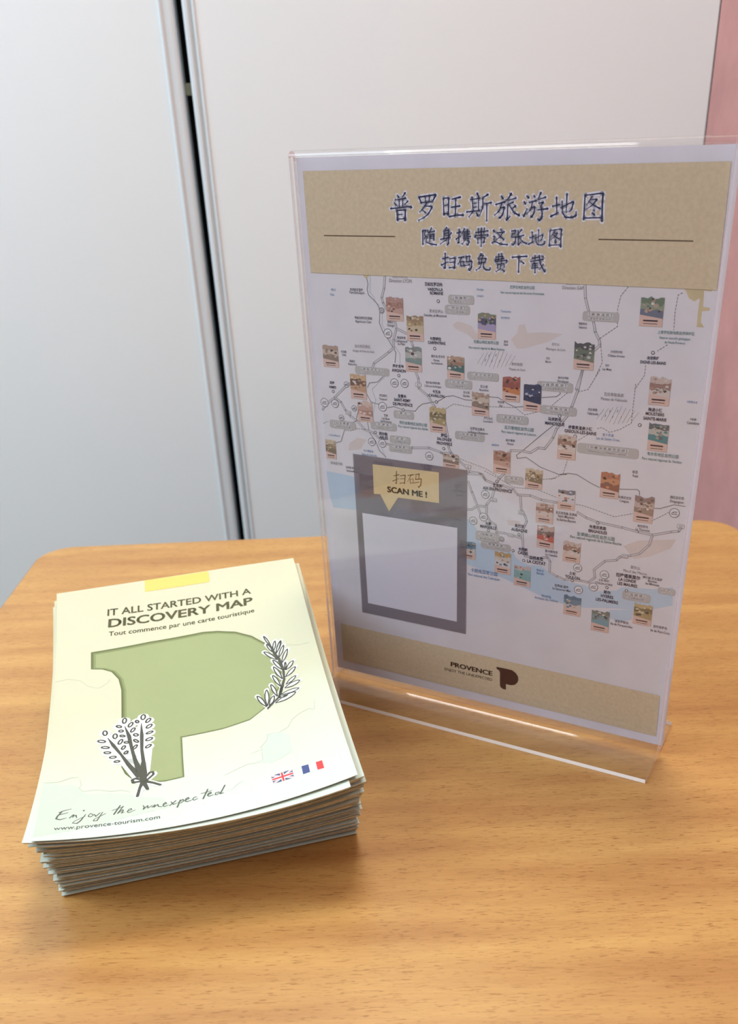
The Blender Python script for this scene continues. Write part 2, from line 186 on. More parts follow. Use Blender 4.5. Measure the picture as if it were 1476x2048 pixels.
SPRIG = [[[121.74,124.36,0.62],[121.42,126.67,0.62],[120.92,129.51,0.63],[120.16,132.21,0.63],[119.36,134.27,0.63],[118.78,135.19,0.63],[118.8,133.94,0.65],[119.18,131.65,0.66],[119.89,128.92,0.63],[120.85,126.35,0.63],[121.68,124.34,0.64],[121.74,124.36,0.62]],[[122.48,118.84,0.64],[123.23,120.28,0.63],[124.07,122.19,0.62],[124.58,124.38,0.62],[124.75,126.34,0.63],[124.6,127.52,0.64],[124.02,126.95,0.64],[123.33,125.42,0.63],[122.76,123.28,0.64],[122.51,120.88,0.64],[122.41,118.89,0.63],[122.48,118.84,0.64]],[[123.87,116.5,0.64],[124.98,117.96,0.63],[126.26,119.93,0.61],[127.24,122.32,0.62],[127.8,124.53,0.64],[127.85,125.91,0.63],[127.1,125.4,0.63],[126.04,123.83,0.64],[125.01,121.52,0.62],[124.29,118.82,0.61],[123.81,116.58,0.62],[123.87,116.5,0.64]],[[122.15,118.28,0.61],[121.94,120.21,0.63],[121.58,122.57,0.63],[120.92,124.75,0.63],[120.18,126.37,0.64],[119.6,127.05,0.63],[119.53,125.97,0.64],[119.8,124.06,0.63],[120.41,121.85,0.62],[121.3,119.82,0.63],[122.09,118.25,0.64],[122.15,118.28,0.61]],[[123.49,115.55,0.6],[124.59,117.29,0.61],[125.89,119.59,0.61],[126.94,122.23,0.62],[127.59,124.57,0.64],[127.74,125.98,0.64],[127.02,125.28,0.66],[125.95,123.43,0.64],[124.86,120.85,0.62],[124.03,117.98,0.6],[123.44,115.61,0.6],[123.49,115.55,0.6]],[[124.62,111.44,0.64],[125.76,112.97,0.62],[127.1,115.04,0.64],[128.15,117.48,0.61],[128.79,119.73,0.64],[128.91,121.13,0.64],[128.15,120.57,0.64],[127.05,118.92,0.61],[125.94,116.54,0.64],[125.13,113.8,0.64],[124.56,111.51,0.64],[124.62,111.44,0.64]],[[125.53,105.93,0.62],[126.83,107.58,0.62],[128.35,109.8,0.62],[129.56,112.47,0.64],[130.3,114.93,0.62],[130.45,116.48,0.64],[129.6,115.9,0.63],[128.34,114.12,0.62],[127.07,111.53,0.64],[126.13,108.52,0.61],[125.47,106.01,0.6],[125.53,105.93,0.62]],[[123.74,110.48,0.64],[122.76,113.09,0.62],[121.41,116.19,0.64],[119.76,118.81,0.62],[118.21,120.55,0.61],[117.24,121.08,0.62],[117.57,119.49,0.64],[118.64,116.98,0.61],[120.24,114.28,0.64],[122.11,112.04,0.61],[123.69,110.38,0.61],[123.74,110.48,0.64]],[[125.21,100.49,0.61],[124.8,102.98,0.61],[124.14,106,0.61],[123.1,108.72,0.61],[122,110.69,0.64],[121.19,111.45,0.62],[121.19,110,0.61],[121.71,107.56,0.61],[122.67,104.78,0.6],[123.99,102.32,0.61],[125.14,100.43,0.6],[125.21,100.49,0.61]],[[126.75,99.56,0.61],[127.16,100.68,0.61],[127.59,102.14,0.61],[127.8,103.72,0.61],[127.81,105.09,0.61],[127.66,105.87,0.62],[127.32,105.38,0.62],[126.96,104.22,0.61],[126.7,102.65,0.62],[126.67,100.96,0.6],[126.7,99.58,0.61],[126.75,99.56,0.61]],[[127.19,99.26,0.61],[128.42,99.74,0.61],[129.87,100.54,0.61],[131.08,101.92,0.61],[131.86,103.43,0.61],[132.08,104.6,0.61],[131.31,104.71,0.61],[130.12,104.11,0.61],[128.86,102.84,0.61],[127.87,101,0.61],[127.14,99.37,0.61],[127.19,99.26,0.61]],[[126.09,93.51,0.58],[127.58,93.96,0.58],[129.38,94.73,0.61],[130.96,96.09,0.61],[132.08,97.61,0.62],[132.5,98.8,0.61],[131.62,98.95,0.61],[130.15,98.38,0.61],[128.52,97.13,0.59],[127.11,95.28,0.61],[126.04,93.64,0.62],[126.09,93.51,0.58]],[[124.11,92.89,0.58],[123.88,95.61,0.6],[123.45,98.95,0.61],[122.57,102.08,0.61],[121.54,104.42,0.61],[120.72,105.43,0.62],[120.59,103.9,0.6],[120.92,101.2,0.61],[121.71,98.04,0.62],[122.93,95.11,0.6],[124.02,92.85,0.61],[124.11,92.89,0.58]],[[122.33,87.26,0.61],[122.15,89.71,0.58],[121.77,92.72,0.58],[120.98,95.53,0.61],[120.05,97.63,0.61],[119.29,98.52,0.58],[119.15,97.14,0.58],[119.43,94.7,0.58],[120.14,91.86,0.58],[121.25,89.25,0.61],[122.25,87.22,0.61],[122.33,87.26,0.61]],[[125.38,87.26,0.58],[126.77,87.52,0.61],[128.46,88.02,0.61],[129.99,89.05,0.59],[131.1,90.27,0.59],[131.54,91.27,0.61],[130.74,91.48,0.61],[129.36,91.13,0.61],[127.8,90.19,0.58],[126.4,88.71,0.6],[125.34,87.37,0.58],[125.38,87.26,0.58]],[[124.26,84.58,0.58],[126.11,84.22,0.61],[128.38,83.99,0.58],[130.55,84.46,0.58],[132.22,85.34,0.59],[132.99,86.29,0.61],[132,86.93,0.59],[130.17,87.19,0.59],[127.97,86.85,0.59],[125.88,85.79,0.59],[124.24,84.72,0.58],[124.26,84.58,0.58]],[[119.44,80.14,0.58],[119.49,82.51,0.58],[119.39,85.44,0.58],[118.84,88.26,0.58],[118.07,90.44,0.58],[117.37,91.44,0.6],[117.08,90.16,0.61],[117.14,87.79,0.61],[117.61,84.95,0.61],[118.51,82.24,0.58],[119.35,80.12,0.58],[119.44,80.14,0.58]],[[121.31,80.45,0.58],[123.4,79.84,0.58],[125.99,79.28,0.59],[128.54,79.29,0.59],[130.56,79.72,0.58],[131.54,80.35,0.59],[130.47,81.05,0.58],[128.39,81.59,0.58],[125.82,81.7,0.58],[123.3,81.18,0.59],[121.3,80.57,0.58],[121.31,80.45,0.58]],[[119.85,78.4,0.58],[120.84,77.98,0.59],[122.06,77.58,0.59],[123.27,77.56,0.58],[124.21,77.82,0.58],[124.67,78.23,0.59],[124.17,78.68,0.58],[123.18,79.04,0.58],[121.97,79.14,0.59],[120.79,78.83,0.58],[119.85,78.48,0.58],[119.85,78.4,0.58]],[[117.8,75.2,0.58],[120.25,75.01,0.58],[123.27,75.03,0.58],[126.17,75.82,0.58],[128.4,77,0.57],[129.43,78.16,0.59],[128.12,78.78,0.59],[125.67,78.88,0.59],[122.74,78.24,0.57],[119.95,76.77,0.58],[117.77,75.36,0.58],[117.8,75.2,0.58]],[[112.74,74.84,0.58],[112.39,77.34,0.58],[111.8,80.36,0.58],[110.79,83.08,0.58],[109.68,85.03,0.58],[108.83,85.77,0.58],[108.77,84.32,0.6],[109.22,81.86,0.58],[110.15,79.09,0.57],[111.48,76.65,0.58],[112.66,74.78,0.57],[112.74,74.84,0.58]],[[113.26,75.23,0.58],[114.03,77.57,0.57],[114.82,80.6,0.58],[115.09,83.87,0.58],[114.93,86.68,0.6],[114.48,88.25,0.6],[113.77,87.19,0.6],[113.1,84.76,0.58],[112.74,81.53,0.58],[112.89,78.08,0.58],[113.16,75.27,0.56],[113.26,75.23,0.58]],[[114.35,74.97,0.58],[115.37,75.75,0.58],[116.54,76.9,0.57],[117.36,78.54,0.57],[117.77,80.22,0.57],[117.73,81.41,0.58],[117,81.32,0.58],[116.04,80.44,0.58],[115.15,78.89,0.58],[114.62,76.84,0.57],[114.29,75.07,0.57],[114.35,74.97,0.58]],[[121.35,125.33,0.92],[123.01,115.84,1.25],[124.72,110.63,1.2],[125.67,100.56,1.12],[125.05,92.3,1.05],[122.84,86.19,1.46],[120.16,78.99,1.17],[116.51,75.97,0.85],[113.41,73.37,0.99]],[[113.41,73.37,0.87],[113.05,72.32,0.23]],[[122.53,85.64,1.46],[121.09,80.63,1.17]]]
SPRIGH = [[[121.71,124.35,2.21],[118.78,135.19,3]],[[122.45,118.86,2.1],[124.6,127.52,3.03]],[[123.84,116.54,2.19],[127.85,125.91,3]],[[122.12,118.27,2.24],[119.6,127.05,3]],[[123.46,115.58,2.15],[127.74,125.98,3.03]],[[124.59,111.47,2.15],[128.91,121.13,3.03]],[[125.5,105.97,2.13],[130.45,116.48,3.03]],[[123.72,110.43,2.19],[117.24,121.08,2.93]],[[125.18,100.46,2.1],[121.19,111.45,2.96]],[[126.73,99.57,2.14],[127.66,105.87,2.96]],[[127.17,99.31,2.1],[132.08,104.6,2.9]],[[126.07,93.57,2.04],[132.5,98.8,2.89]],[[124.06,92.87,2.13],[120.72,105.43,2.96]],[[122.29,87.24,2.13],[119.29,98.52,2.77]],[[125.36,87.32,2.13],[131.54,91.27,2.89]],[[124.25,84.65,2.04],[132.99,86.29,2.89]],[[119.4,80.13,2.04],[117.37,91.44,2.85]],[[121.31,80.51,1.99],[131.54,80.35,2.81]],[[119.85,78.44,2.04],[124.67,78.23,2.81]],[[117.79,75.28,1.99],[129.43,78.16,2.81]],[[112.7,74.81,1.99],[108.83,85.77,2.73]],[[113.21,75.25,2.04],[114.48,88.25,2.84]],[[114.32,75.02,2.04],[117.73,81.41,2.77]]]
LAV = [[[29.06,84.1,0.71],[28.88,82.99,0.67],[28.34,82.41,0.71],[27.67,82.57,0.71],[27.12,83.41,0.69],[26.89,84.62,0.69],[27.07,85.73,0.69],[27.6,86.32,0.7],[28.28,86.16,0.71],[28.84,85.31,0.69],[29.06,84.1,0.71]],[[28.34,77.08,0.69],[27.95,76.62,0.67],[26.96,76.62,0.7],[25.76,77.07,0.7],[24.8,77.8,0.7],[24.45,78.54,0.69],[24.83,78.99,0.69],[25.82,79,0.69],[27.02,78.55,0.71],[27.98,77.81,0.7],[28.34,77.08,0.69]],[[30.36,71.61,0.67],[29.98,71.22,0.69],[28.98,71.21,0.71],[27.76,71.57,0.69],[26.77,72.17,0.69],[26.39,72.77,0.67],[26.77,73.17,0.69],[27.76,73.19,0.69],[28.99,72.83,0.69],[29.98,72.22,0.69],[30.36,71.61,0.67]],[[31.12,67.26,0.67],[30.82,66.84,0.69],[30.01,66.72,0.68],[28.99,66.96,0.69],[28.17,67.46,0.69],[27.84,68.04,0.69],[28.14,68.47,0.69],[28.96,68.58,0.67],[29.97,68.34,0.69],[30.8,67.84,0.69],[31.12,67.26,0.67]],[[33.87,63.08,0.69],[33.6,62.59,0.67],[32.82,62.34,0.68],[31.82,62.4,0.67],[30.99,62.76,0.67],[30.64,63.29,0.69],[30.91,63.77,0.67],[31.69,64.03,0.67],[32.69,63.97,0.69],[33.52,63.6,0.68],[33.87,63.08,0.69]],[[35.72,59.07,0.68],[35.5,58.67,0.69],[34.84,58.45,0.67],[34,58.51,0.68],[33.3,58.82,0.68],[33.01,59.27,0.69],[33.23,59.67,0.67],[33.89,59.89,0.68],[34.73,59.83,0.68],[35.43,59.52,0.69],[35.72,59.07,0.68]],[[36.38,87.42,0.69],[36.07,87.08,0.69],[35.37,87.16,0.69],[34.54,87.61,0.68],[33.9,88.28,0.69],[33.69,88.9,0.71],[34,89.24,0.69],[34.7,89.17,0.71],[35.53,88.71,0.69],[36.18,88.05,0.69],[36.38,87.42,0.69]],[[37.29,83.8,0.69],[37.07,83.36,0.71],[36.5,83.2,0.71],[35.79,83.39,0.71],[35.22,83.85,0.71],[35,84.41,0.69],[35.22,84.86,0.7],[35.79,85.01,0.68],[36.5,84.83,0.7],[37.07,84.36,0.69],[37.29,83.8,0.69]],[[38.18,79.24,0.69],[37.91,78.95,0.71],[37.25,78.97,0.69],[36.46,79.3,0.69],[35.82,79.8,0.69],[35.6,80.3,0.69],[35.86,80.59,0.69],[36.52,80.57,0.68],[37.32,80.25,0.7],[37.95,79.73,0.69],[38.18,79.24,0.69]],[[33.65,82.26,0.69],[34.1,81.36,0.69],[34.19,80.15,0.69],[33.88,79.09,0.69],[33.28,78.57,0.69],[32.63,78.8,0.69],[32.18,79.69,0.67],[32.08,80.91,0.71],[32.39,81.98,0.71],[32.99,82.49,0.69],[33.65,82.26,0.69]],[[36.86,76.84,0.69],[37,75.98,0.71],[36.71,74.8,0.69],[36.11,73.75,0.68],[35.42,73.23,0.69],[34.91,73.44,0.69],[34.77,74.3,0.69],[35.05,75.48,0.69],[35.65,76.53,0.69],[36.35,77.05,0.68],[36.86,76.84,0.69]],[[38.31,71.15,0.69],[38.4,70.43,0.69],[38.13,69.52,0.69],[37.6,68.77,0.69],[37.02,68.47,0.68],[36.6,68.73,0.69],[36.5,69.45,0.71],[36.77,70.36,0.69],[37.3,71.11,0.69],[37.89,71.41,0.69],[38.31,71.15,0.69]],[[39.69,66.36,0.71],[39.7,65.7,0.7],[39.34,64.96,0.71],[38.76,64.43,0.69],[38.17,64.3,0.68],[37.8,64.63,0.68],[37.79,65.29,0.68],[38.15,66.04,0.69],[38.73,66.57,0.68],[39.32,66.69,0.71],[39.69,66.36,0.71]],[[40.15,73.58,0.69],[39.92,73.19,0.68],[39.33,73.08,0.7],[38.6,73.27,0.69],[38.01,73.71,0.71],[37.78,74.22,0.71],[38.01,74.61,0.69],[38.6,74.72,0.68],[39.33,74.53,0.69],[39.92,74.09,0.68],[40.15,73.58,0.69]],[[38.43,94.36,0.69],[38.86,93.52,0.71],[38.94,92.22,0.69],[38.63,90.96,0.71],[38.05,90.22,0.71],[37.44,90.28,0.71],[37.01,91.12,0.71],[36.93,92.42,0.71],[37.23,93.69,0.71],[37.81,94.43,0.71],[38.43,94.36,0.69]],[[42.22,89.6,0.68],[42.3,88.74,0.71],[41.92,87.63,0.71],[41.22,86.7,0.69],[40.47,86.31,0.71],[39.96,86.61,0.7],[39.87,87.48,0.7],[40.24,88.59,0.71],[40.94,89.51,0.69],[41.7,89.91,0.71],[42.22,89.6,0.68]],[[45.32,89,0.69],[45.03,88.62,0.71],[44.53,88.66,0.69],[44.01,89.12,0.71],[43.67,89.82,0.71],[43.65,90.49,0.71],[43.94,90.88,0.71],[44.45,90.83,0.7],[44.97,90.37,0.68],[45.3,89.67,0.71],[45.32,89,0.69]],[[43.28,84.73,0.71],[43.36,83.92,0.68],[43.01,82.9,0.7],[42.36,82.03,0.68],[41.66,81.67,0.69],[41.18,81.94,0.69],[41.11,82.75,0.69],[41.45,83.78,0.71],[42.1,84.64,0.69],[42.8,85,0.69],[43.28,84.73,0.71]],[[44.95,78.3,0.7],[44.68,77.81,0.7],[44.07,77.7,0.68],[43.33,78.02,0.71],[42.76,78.63,0.69],[42.57,79.32,0.71],[42.83,79.81,0.71],[43.45,79.92,0.69],[44.19,79.6,0.69],[44.76,78.98,0.69],[44.95,78.3,0.7]],[[45,72.46,0.69],[44.63,72.25,0.68],[43.94,72.61,0.68],[43.19,73.4,0.71],[42.68,74.32,0.68],[42.59,75.02,0.71],[42.96,75.23,0.69],[43.66,74.88,0.7],[44.4,74.09,0.71],[44.92,73.16,0.68],[45,72.46,0.69]],[[44.32,70.25,0.68],[44.35,69.52,0.68],[43.96,68.53,0.68],[43.31,67.64,0.68],[42.64,67.2,0.69],[42.21,67.38,0.68],[42.18,68.11,0.7],[42.56,69.1,0.68],[43.21,69.99,0.68],[43.88,70.43,0.71],[44.32,70.25,0.68]],[[48.44,94.32,0.71],[48.83,93.33,0.71],[48.79,92.06,0.71],[48.34,91,0.7],[47.65,90.56,0.71],[46.98,90.89,0.69],[46.59,91.88,0.69],[46.62,93.15,0.69],[47.07,94.21,0.7],[47.77,94.66,0.71],[48.44,94.32,0.71]],[[51.56,90.28,0.7],[51.57,89.46,0.7],[51.09,88.48,0.71],[50.31,87.7,0.71],[49.53,87.42,0.7],[49.05,87.76,0.71],[49.04,88.58,0.71],[49.51,89.57,0.71],[50.29,90.35,0.7],[51.07,90.62,0.7],[51.56,90.28,0.7]],[[52.15,84.93,0.7],[52.06,84.14,0.7],[51.43,83.3,0.68],[50.51,82.75,0.71],[49.65,82.68,0.71],[49.18,83.12,0.69],[49.27,83.92,0.7],[49.9,84.76,0.7],[50.82,85.32,0.7],[51.68,85.39,0.71],[52.15,84.93,0.7]],[[52.55,79.17,0.68],[52.3,78.64,0.71],[51.48,78.12,0.7],[50.41,77.83,0.71],[49.5,77.86,0.68],[49.08,78.22,0.7],[49.32,78.76,0.7],[50.14,79.28,0.68],[51.21,79.58,0.71],[52.13,79.53,0.69],[52.55,79.17,0.68]],[[52.16,73.77,0.7],[51.94,73.09,0.7],[51.15,72.48,0.7],[50.1,72.18,0.68],[49.17,72.31,0.7],[48.73,72.81,0.68],[48.94,73.5,0.71],[49.73,74.11,0.68],[50.79,74.41,0.68],[51.72,74.28,0.68],[52.16,73.77,0.7]],[[51.38,68.36,0.68],[51.25,67.68,0.7],[50.63,66.96,0.68],[49.76,66.47,0.68],[48.96,66.39,0.68],[48.54,66.77,0.7],[48.66,67.45,0.68],[49.28,68.17,0.68],[50.16,68.67,0.7],[50.96,68.74,0.7],[51.38,68.36,0.68]],[[29.42,79.96,0.28],[32.33,73.07,1.52],[36.49,63.98,1.04],[40.07,55.06,1.69],[45.04,44.55,2.36]],[[38.05,87.57,0.28],[40.25,78.65,1.64],[41.53,68.54,1.28],[43.04,59.28,1.49],[45.77,46.42,2.7]],[[46.63,87.7,0.29],[46.74,77.64,1.52],[46.61,65.83,1.25],[47.29,56.39,1.49],[47.24,45.59,3.04]],[[47.01,48.14,2.97],[47.24,39.81,2.64]],[[47.24,39.81,1.19],[42.4,39.9,1.22],[41.9,42.1,1.19],[43.59,42.88,1.16],[46.99,40.7,1.22]],[[47.97,42.07,0.99],[50.44,45.9,1.02],[51.92,45.86,0.99],[52.14,43.73,1.01],[48.69,39.8,0.99]],[[47.48,39.74,1.69],[52.07,36.96,1.19],[55.31,34.34,1.19]],[[47.24,39.4,1.98],[49.28,32.66,1.29]],[[47,39.05,1.93],[45.57,34.52,1.16],[44.54,28.26,1.22]]]
LAVH = [[[27.46,84.49,5.19],[28.49,84.24,5.31]],[[25.88,77.93,5.19],[26.9,77.69,5.16]],[[27.86,72.32,5.31],[28.88,72.08,5.19]],[[28.98,67.77,5.04],[29.99,67.53,5.19]],[[31.75,63.31,5.19],[32.75,63.06,5.04]],[[33.87,59.29,5.04],[34.86,59.05,5.19]],[[34.51,88.3,5.31],[35.56,88.03,5.35]],[[35.62,84.24,5.19],[36.67,83.97,5.19]],[[36.37,79.91,5.19],[37.4,79.63,5.19]],[[32.62,80.66,5.07],[33.65,80.4,5.31]],[[35.37,75.28,5.19],[36.4,75.01,5.19]],[[36.94,70.07,5.07],[37.96,69.8,5.07]],[[38.24,65.63,5.07],[39.25,65.36,5.07]],[[38.45,74.04,5.31],[39.48,73.76,5.07]],[[37.4,92.47,5.35],[38.46,92.18,5.35]],[[40.55,88.26,5.35],[41.61,87.96,5.31]],[[43.96,89.9,5.35],[45.01,89.59,5.22]],[[41.71,83.49,5.23],[42.75,83.19,5.31]],[[43.24,78.96,5.35],[44.28,78.66,5.19]],[[43.28,73.89,5.19],[44.31,73.59,5.19]],[[42.75,68.96,5.07],[43.77,68.67,5.07]],[[47.17,92.77,5.35],[48.24,92.45,5.35]],[[49.77,89.19,5.35],[50.83,88.86,5.35]],[[50.14,84.2,5.35],[51.19,83.87,5.35]],[[50.29,78.86,5.22],[51.33,78.54,5.22]],[[49.93,73.46,5.23],[50.96,73.14,5.23]],[[49.44,67.72,5.22],[50.47,67.41,5.1]],[[29.15,80.23,4.13],[37,63.43,6.92],[45.04,44.55,6.75]],[[38.18,87.75,4.15],[42.54,66.15,9.46],[46.02,46.35,8.78]],[[46.89,87.62,4.18],[47.36,64.76,8.99],[47.24,43.93,5.93]],[[42.39,41.56,3.63],[47.48,39.33,4.29],[51.9,44.22,4.42]],[[47.24,39.4,4.29],[55.43,34.51,3.06]],[[47.24,39.4,4.29],[49.16,33.11,2.99]],[[47.24,39.4,4.29],[44.54,28.26,3.04]]]
PSHAPE = [[19.82,155.38],[53.65,155.88],[84.7,154.29],[93.13,151.97],[103.39,146.98],[112.09,139.18],[118.88,128.88],[123.3,117.54],[125.04,104.97],[124.04,94.21],[120.34,84.34],[116.47,78.64],[111.44,74.02],[102.92,68.59],[88.46,67.76],[67.15,69.22],[66.9,52.8],[66.89,36.98],[57.56,36.48],[48.02,38.14],[41.57,43.17],[38.4,48.08],[36.62,53.87],[36.02,62.28],[36.34,89.38],[36.39,119.1],[34.98,128.69],[31.19,135.89],[26.22,139.27],[19.84,140.86]]
PLOGO = [[111.23,27.63],[118.64,27.75],[121.15,27.62],[123.34,26.25],[124.76,24.22],[125.08,21.9],[124.43,19.72],[122.86,17.9],[120.72,17.06],[118.91,17],[117.38,17.01],[117.55,13.05],[115.72,13.06],[114.24,13.82],[113.55,15.28],[113.4,24.16],[112.9,25.44],[111.25,26.23]]
TAB = [[53.32,209.92],[92.83,209.49],[92.64,198.91],[52.96,199.84]]
FRFLAG = [[[122.97,20.31],[126.43,19.97],[126.32,14.11],[122.86,14.16]],[[126.43,19.97],[129.99,19.56],[129.91,13.74],[126.32,14.11]],[[129.99,19.56],[133.17,19.3],[133.15,13.36],[129.91,13.74]]]
UKFLAG = [[107.88,20.39],[118.39,20.53],[118.36,14.11],[108.34,14.11]]
LTEXT = [
["IT ALL STARTED WITH A",[29.69,184.43],[116.44,179.28],5.76,0.03],
["DISCOVERY MAP",[29.85,174.49],[116.34,168.58],7.13,0.04],
["Tout commence par une carte touristique",[30,167.03],[116.28,160.44],3.79,0.02],
["www.provence-tourism.com",[8.34,7.98],[54.91,7.85],3.04,0.01]]
LLINES = [[[0.15,47.77,0.78],[7.14,47.49,0.8],[12.61,50.19,0.8],[16.19,50.08,0.8]],[[17.08,40.86,0.8],[19,38.02,0.8],[26.04,37.91,0.8],[31.79,35.43,0.79],[37.48,35.08,0.78],[41.08,32.57,0.79]],[[16.99,48.42,0.71],[18,43.21,0.7],[16.73,40.92,0.69]],[[100.56,41.99,0.63],[103.29,42.38,0.62],[106.18,41.82,0.63],[105.71,44.61,0.62],[109.49,48.72,0.62],[110.02,52.78,0.63],[116.5,51.54,0.63],[121.16,52.9,0.62],[124.23,58.19,0.64],[129.18,60.62,0.63],[133.9,61.35,0.65],[136.35,58.94,0.64],[137.66,66.21,0.66]],[[86.34,31.02,0.6],[93.35,33.46,0.62],[98.18,34.63,0.61],[102.78,33.31,0.61],[105.56,34.49,0.61],[105.73,40.33,0.62]],[[85.97,19.12,0.4],[88.96,18.71,0.4],[91.74,21.65,0.4],[94.41,22.97,0.4]],[[0.78,133.98,0.63],[7.53,135.01,0.63],[14.41,132.05,0.64],[18.38,126.56,0.64],[24.24,123.68,0.63],[29.11,127.11,0.64],[30.11,129.93,0.64]],[[126.27,124.54,0.55],[135.9,117.19,0.55],[143.1,115.28,0.55]],[[81.04,148.59,0.66],[85.9,143.49,0.67],[90.27,145.04,0.67],[93.64,146.97,0.67],[97.58,143.67,0.68]]]
LSEA = [[0.15,48.58],[8.75,44.72],[15.15,43.71],[20.56,35.24],[31.83,34.18],[41.82,30.54],[48.94,26.18],[56.03,24.1],[60.13,15.59],[42.13,13.44],[15.81,6.47],[0.15,3.37]]
LSEA2 = [[106.18,41.82],[109.49,48.72],[110.02,52.78],[116.5,51.54],[121.32,46.73],[120.52,34.35],[115.84,31.79],[109.25,30.14],[104.37,33.39],[105.85,36.88]]
ROADD = [
[[47.2,242.86],[46.38,236.75],[44.83,232.29],[45.49,229.66],[46.95,227.04]],
[[51.95,220.98],[52.59,217.39],[50.75,211.81],[50.57,207.64],[47.49,205.12],[38.41,198.86],[37.13,195.9]],
[[52.59,217.39],[59.08,215.01],[61.06,211.48],[61.78,209.23]],
[[62.71,197.07],[64.45,192.95],[64.57,187.73],[69.81,184.32],[71.86,181.13],[73.93,178.41]],
[[79.73,170.68],[80.98,163.91],[81.45,157.97],[82.5,155.06],[87.27,151.06],[90.99,148.46],[93.38,145.7],[99.44,145.44],[101.56,143.67],[102.83,142.13],[108.06,140.77],[109.33,142.21]],
[[92.8,144.43],[100.7,145.17],[102.83,142.13]],
[[113.09,146.98],[110.58,144.14],[109.34,141.96]],
[[112.72,140.37],[118.4,139.09],[121.03,136.39],[128.1,136.86],[134.17,135.43],[142.6,135.1]],
[[153.84,131.34],[158.55,129.06],[164.61,127.6],[177.24,126.59],[185.56,125.54],[192.65,124.91],[201.36,128.05],[204.94,128.91],[205.8,130.49],[206.82,131.51]],
[[192.65,124.91],[191.58,119.42],[187.21,113.89],[182.97,111.94],[177.52,110.39],[176.01,108.28],[169.89,106.58],[164.57,100.62],[165.46,96.35],[162.19,92.86],[158.04,93.03],[153.29,92.78],[149.13,92],[144.84,93.14],[140.49,94.93],[140.48,101.37],[138.87,103.33],[135.26,102.38]],
[[122.56,136.1],[123.33,127.99],[125.48,125.19],[126.6,122.24],[125.65,119.99],[124.26,115.55],[125.07,106.58],[126.28,101.9],[130.47,101.54]],
[[108.1,138.73],[106.63,132.86],[103.53,128.25],[103.6,122.45],[105.78,119.05],[109,117.41],[109.6,113.21],[114.37,113.44],[116.49,112.97]],
[[119.65,112.68],[123.84,112.28]],
[[92.81,139.8],[94.96,134.38],[98.21,126.96],[99.85,122.96]],
[[91.75,123.9],[95,124.37],[98.21,126.96],[103.01,127.12]],
[[22.98,186.88],[20.59,185.7],[12.43,178.5],[6.74,174.43],[4.04,171.09]],
[[12.43,178.5],[16.37,176.3],[18.97,171.94],[21.69,169.12],[25.62,166.92],[30.55,162.25],[36.24,160.77],[38.99,158.47]],
[[44.56,155.44],[59.76,155.05],[69.71,156.16],[76.75,154.41],[77.65,154],[83.03,154.87]],
[[115.15,158.29],[116.62,159.92],[123.08,160.41],[127.04,159.89],[131.31,163.01],[134.71,162.91],[138.74,169.03],[140.39,173.86],[143.46,177.85],[145.48,180.88],[147.4,185.34],[150.11,193.99],[151.64,203.37]],
[[149.16,194.04],[151.75,203.51]],
[[156.85,212.88],[159.24,215.49],[158.54,217.9],[156.51,221.2],[155.43,225.5]],
[[152.8,230.18],[150.89,235.8],[150.17,242.79]]]
ROADS = [[[36.59,241.27],[37.23,238.66],[36.53,235.99],[37.17,233.35],[39.72,231.22],[42.51,228.65],[43.41,225.55],[42.83,219.64],[44.75,215.16],[47.28,212.08],[50.05,208.07],[51.81,205.39],[51.05,200.19]],[[43.58,192.35],[40.09,189.18],[35.01,188.3],[33.73,185.75]],[[32.94,182.23],[35.52,177.97],[39.44,177.31],[42.2,176.31]],[[45.54,175.86],[49.48,176.71],[54.95,175.47],[62.05,175.38],[64.29,178.04],[66.49,179.69],[74.52,181.6]],[[27.17,172.69],[25,166.35],[21.38,164.96]],[[17.54,160.93],[14.59,153.76],[10.87,152.56]],[[32.55,166.57],[33.37,160.99],[37.14,156.19],[39.18,151.19],[43.05,147.95]],[[74.87,181.39],[80.16,184.71],[84.32,185.54],[90.99,183.98],[94.56,184.05]],[[103.34,186.67],[109.05,186.69],[114.51,183.92],[118.45,182.65],[122.8,183.27]],[[132.13,188.64],[139.56,189.72],[141.34,191.21],[140.73,193.82]],[[138.88,175.56],[132.02,169.26],[123.07,160.65],[119.68,157.83],[120.23,156.19],[125.16,157.25],[132.71,153.04],[142.57,150.36],[146.87,150.9],[143.56,150.45],[147.48,151.51],[152,151.51],[159.51,147.9],[164.06,146.21]],[[173.88,146.67],[182.94,147.6],[184.07,146.91],[184.25,144.96]],[[191.2,139.14],[194.87,139.39],[201.34,142.29],[206.5,142.2]]]
RIVER = [[[38.8,242.64],[38.06,234.72],[40.33,232.58],[40.53,231.25],[44.68,224.25],[44.4,218.8],[48.88,211.71],[51.91,207.72],[54.19,204.61],[53.98,199.44]],[[44.69,192.43],[36.5,184.99],[38.42,179.21],[36.28,171.5],[36.54,165.93]],[[40.45,153.42],[43.02,147.42]]]
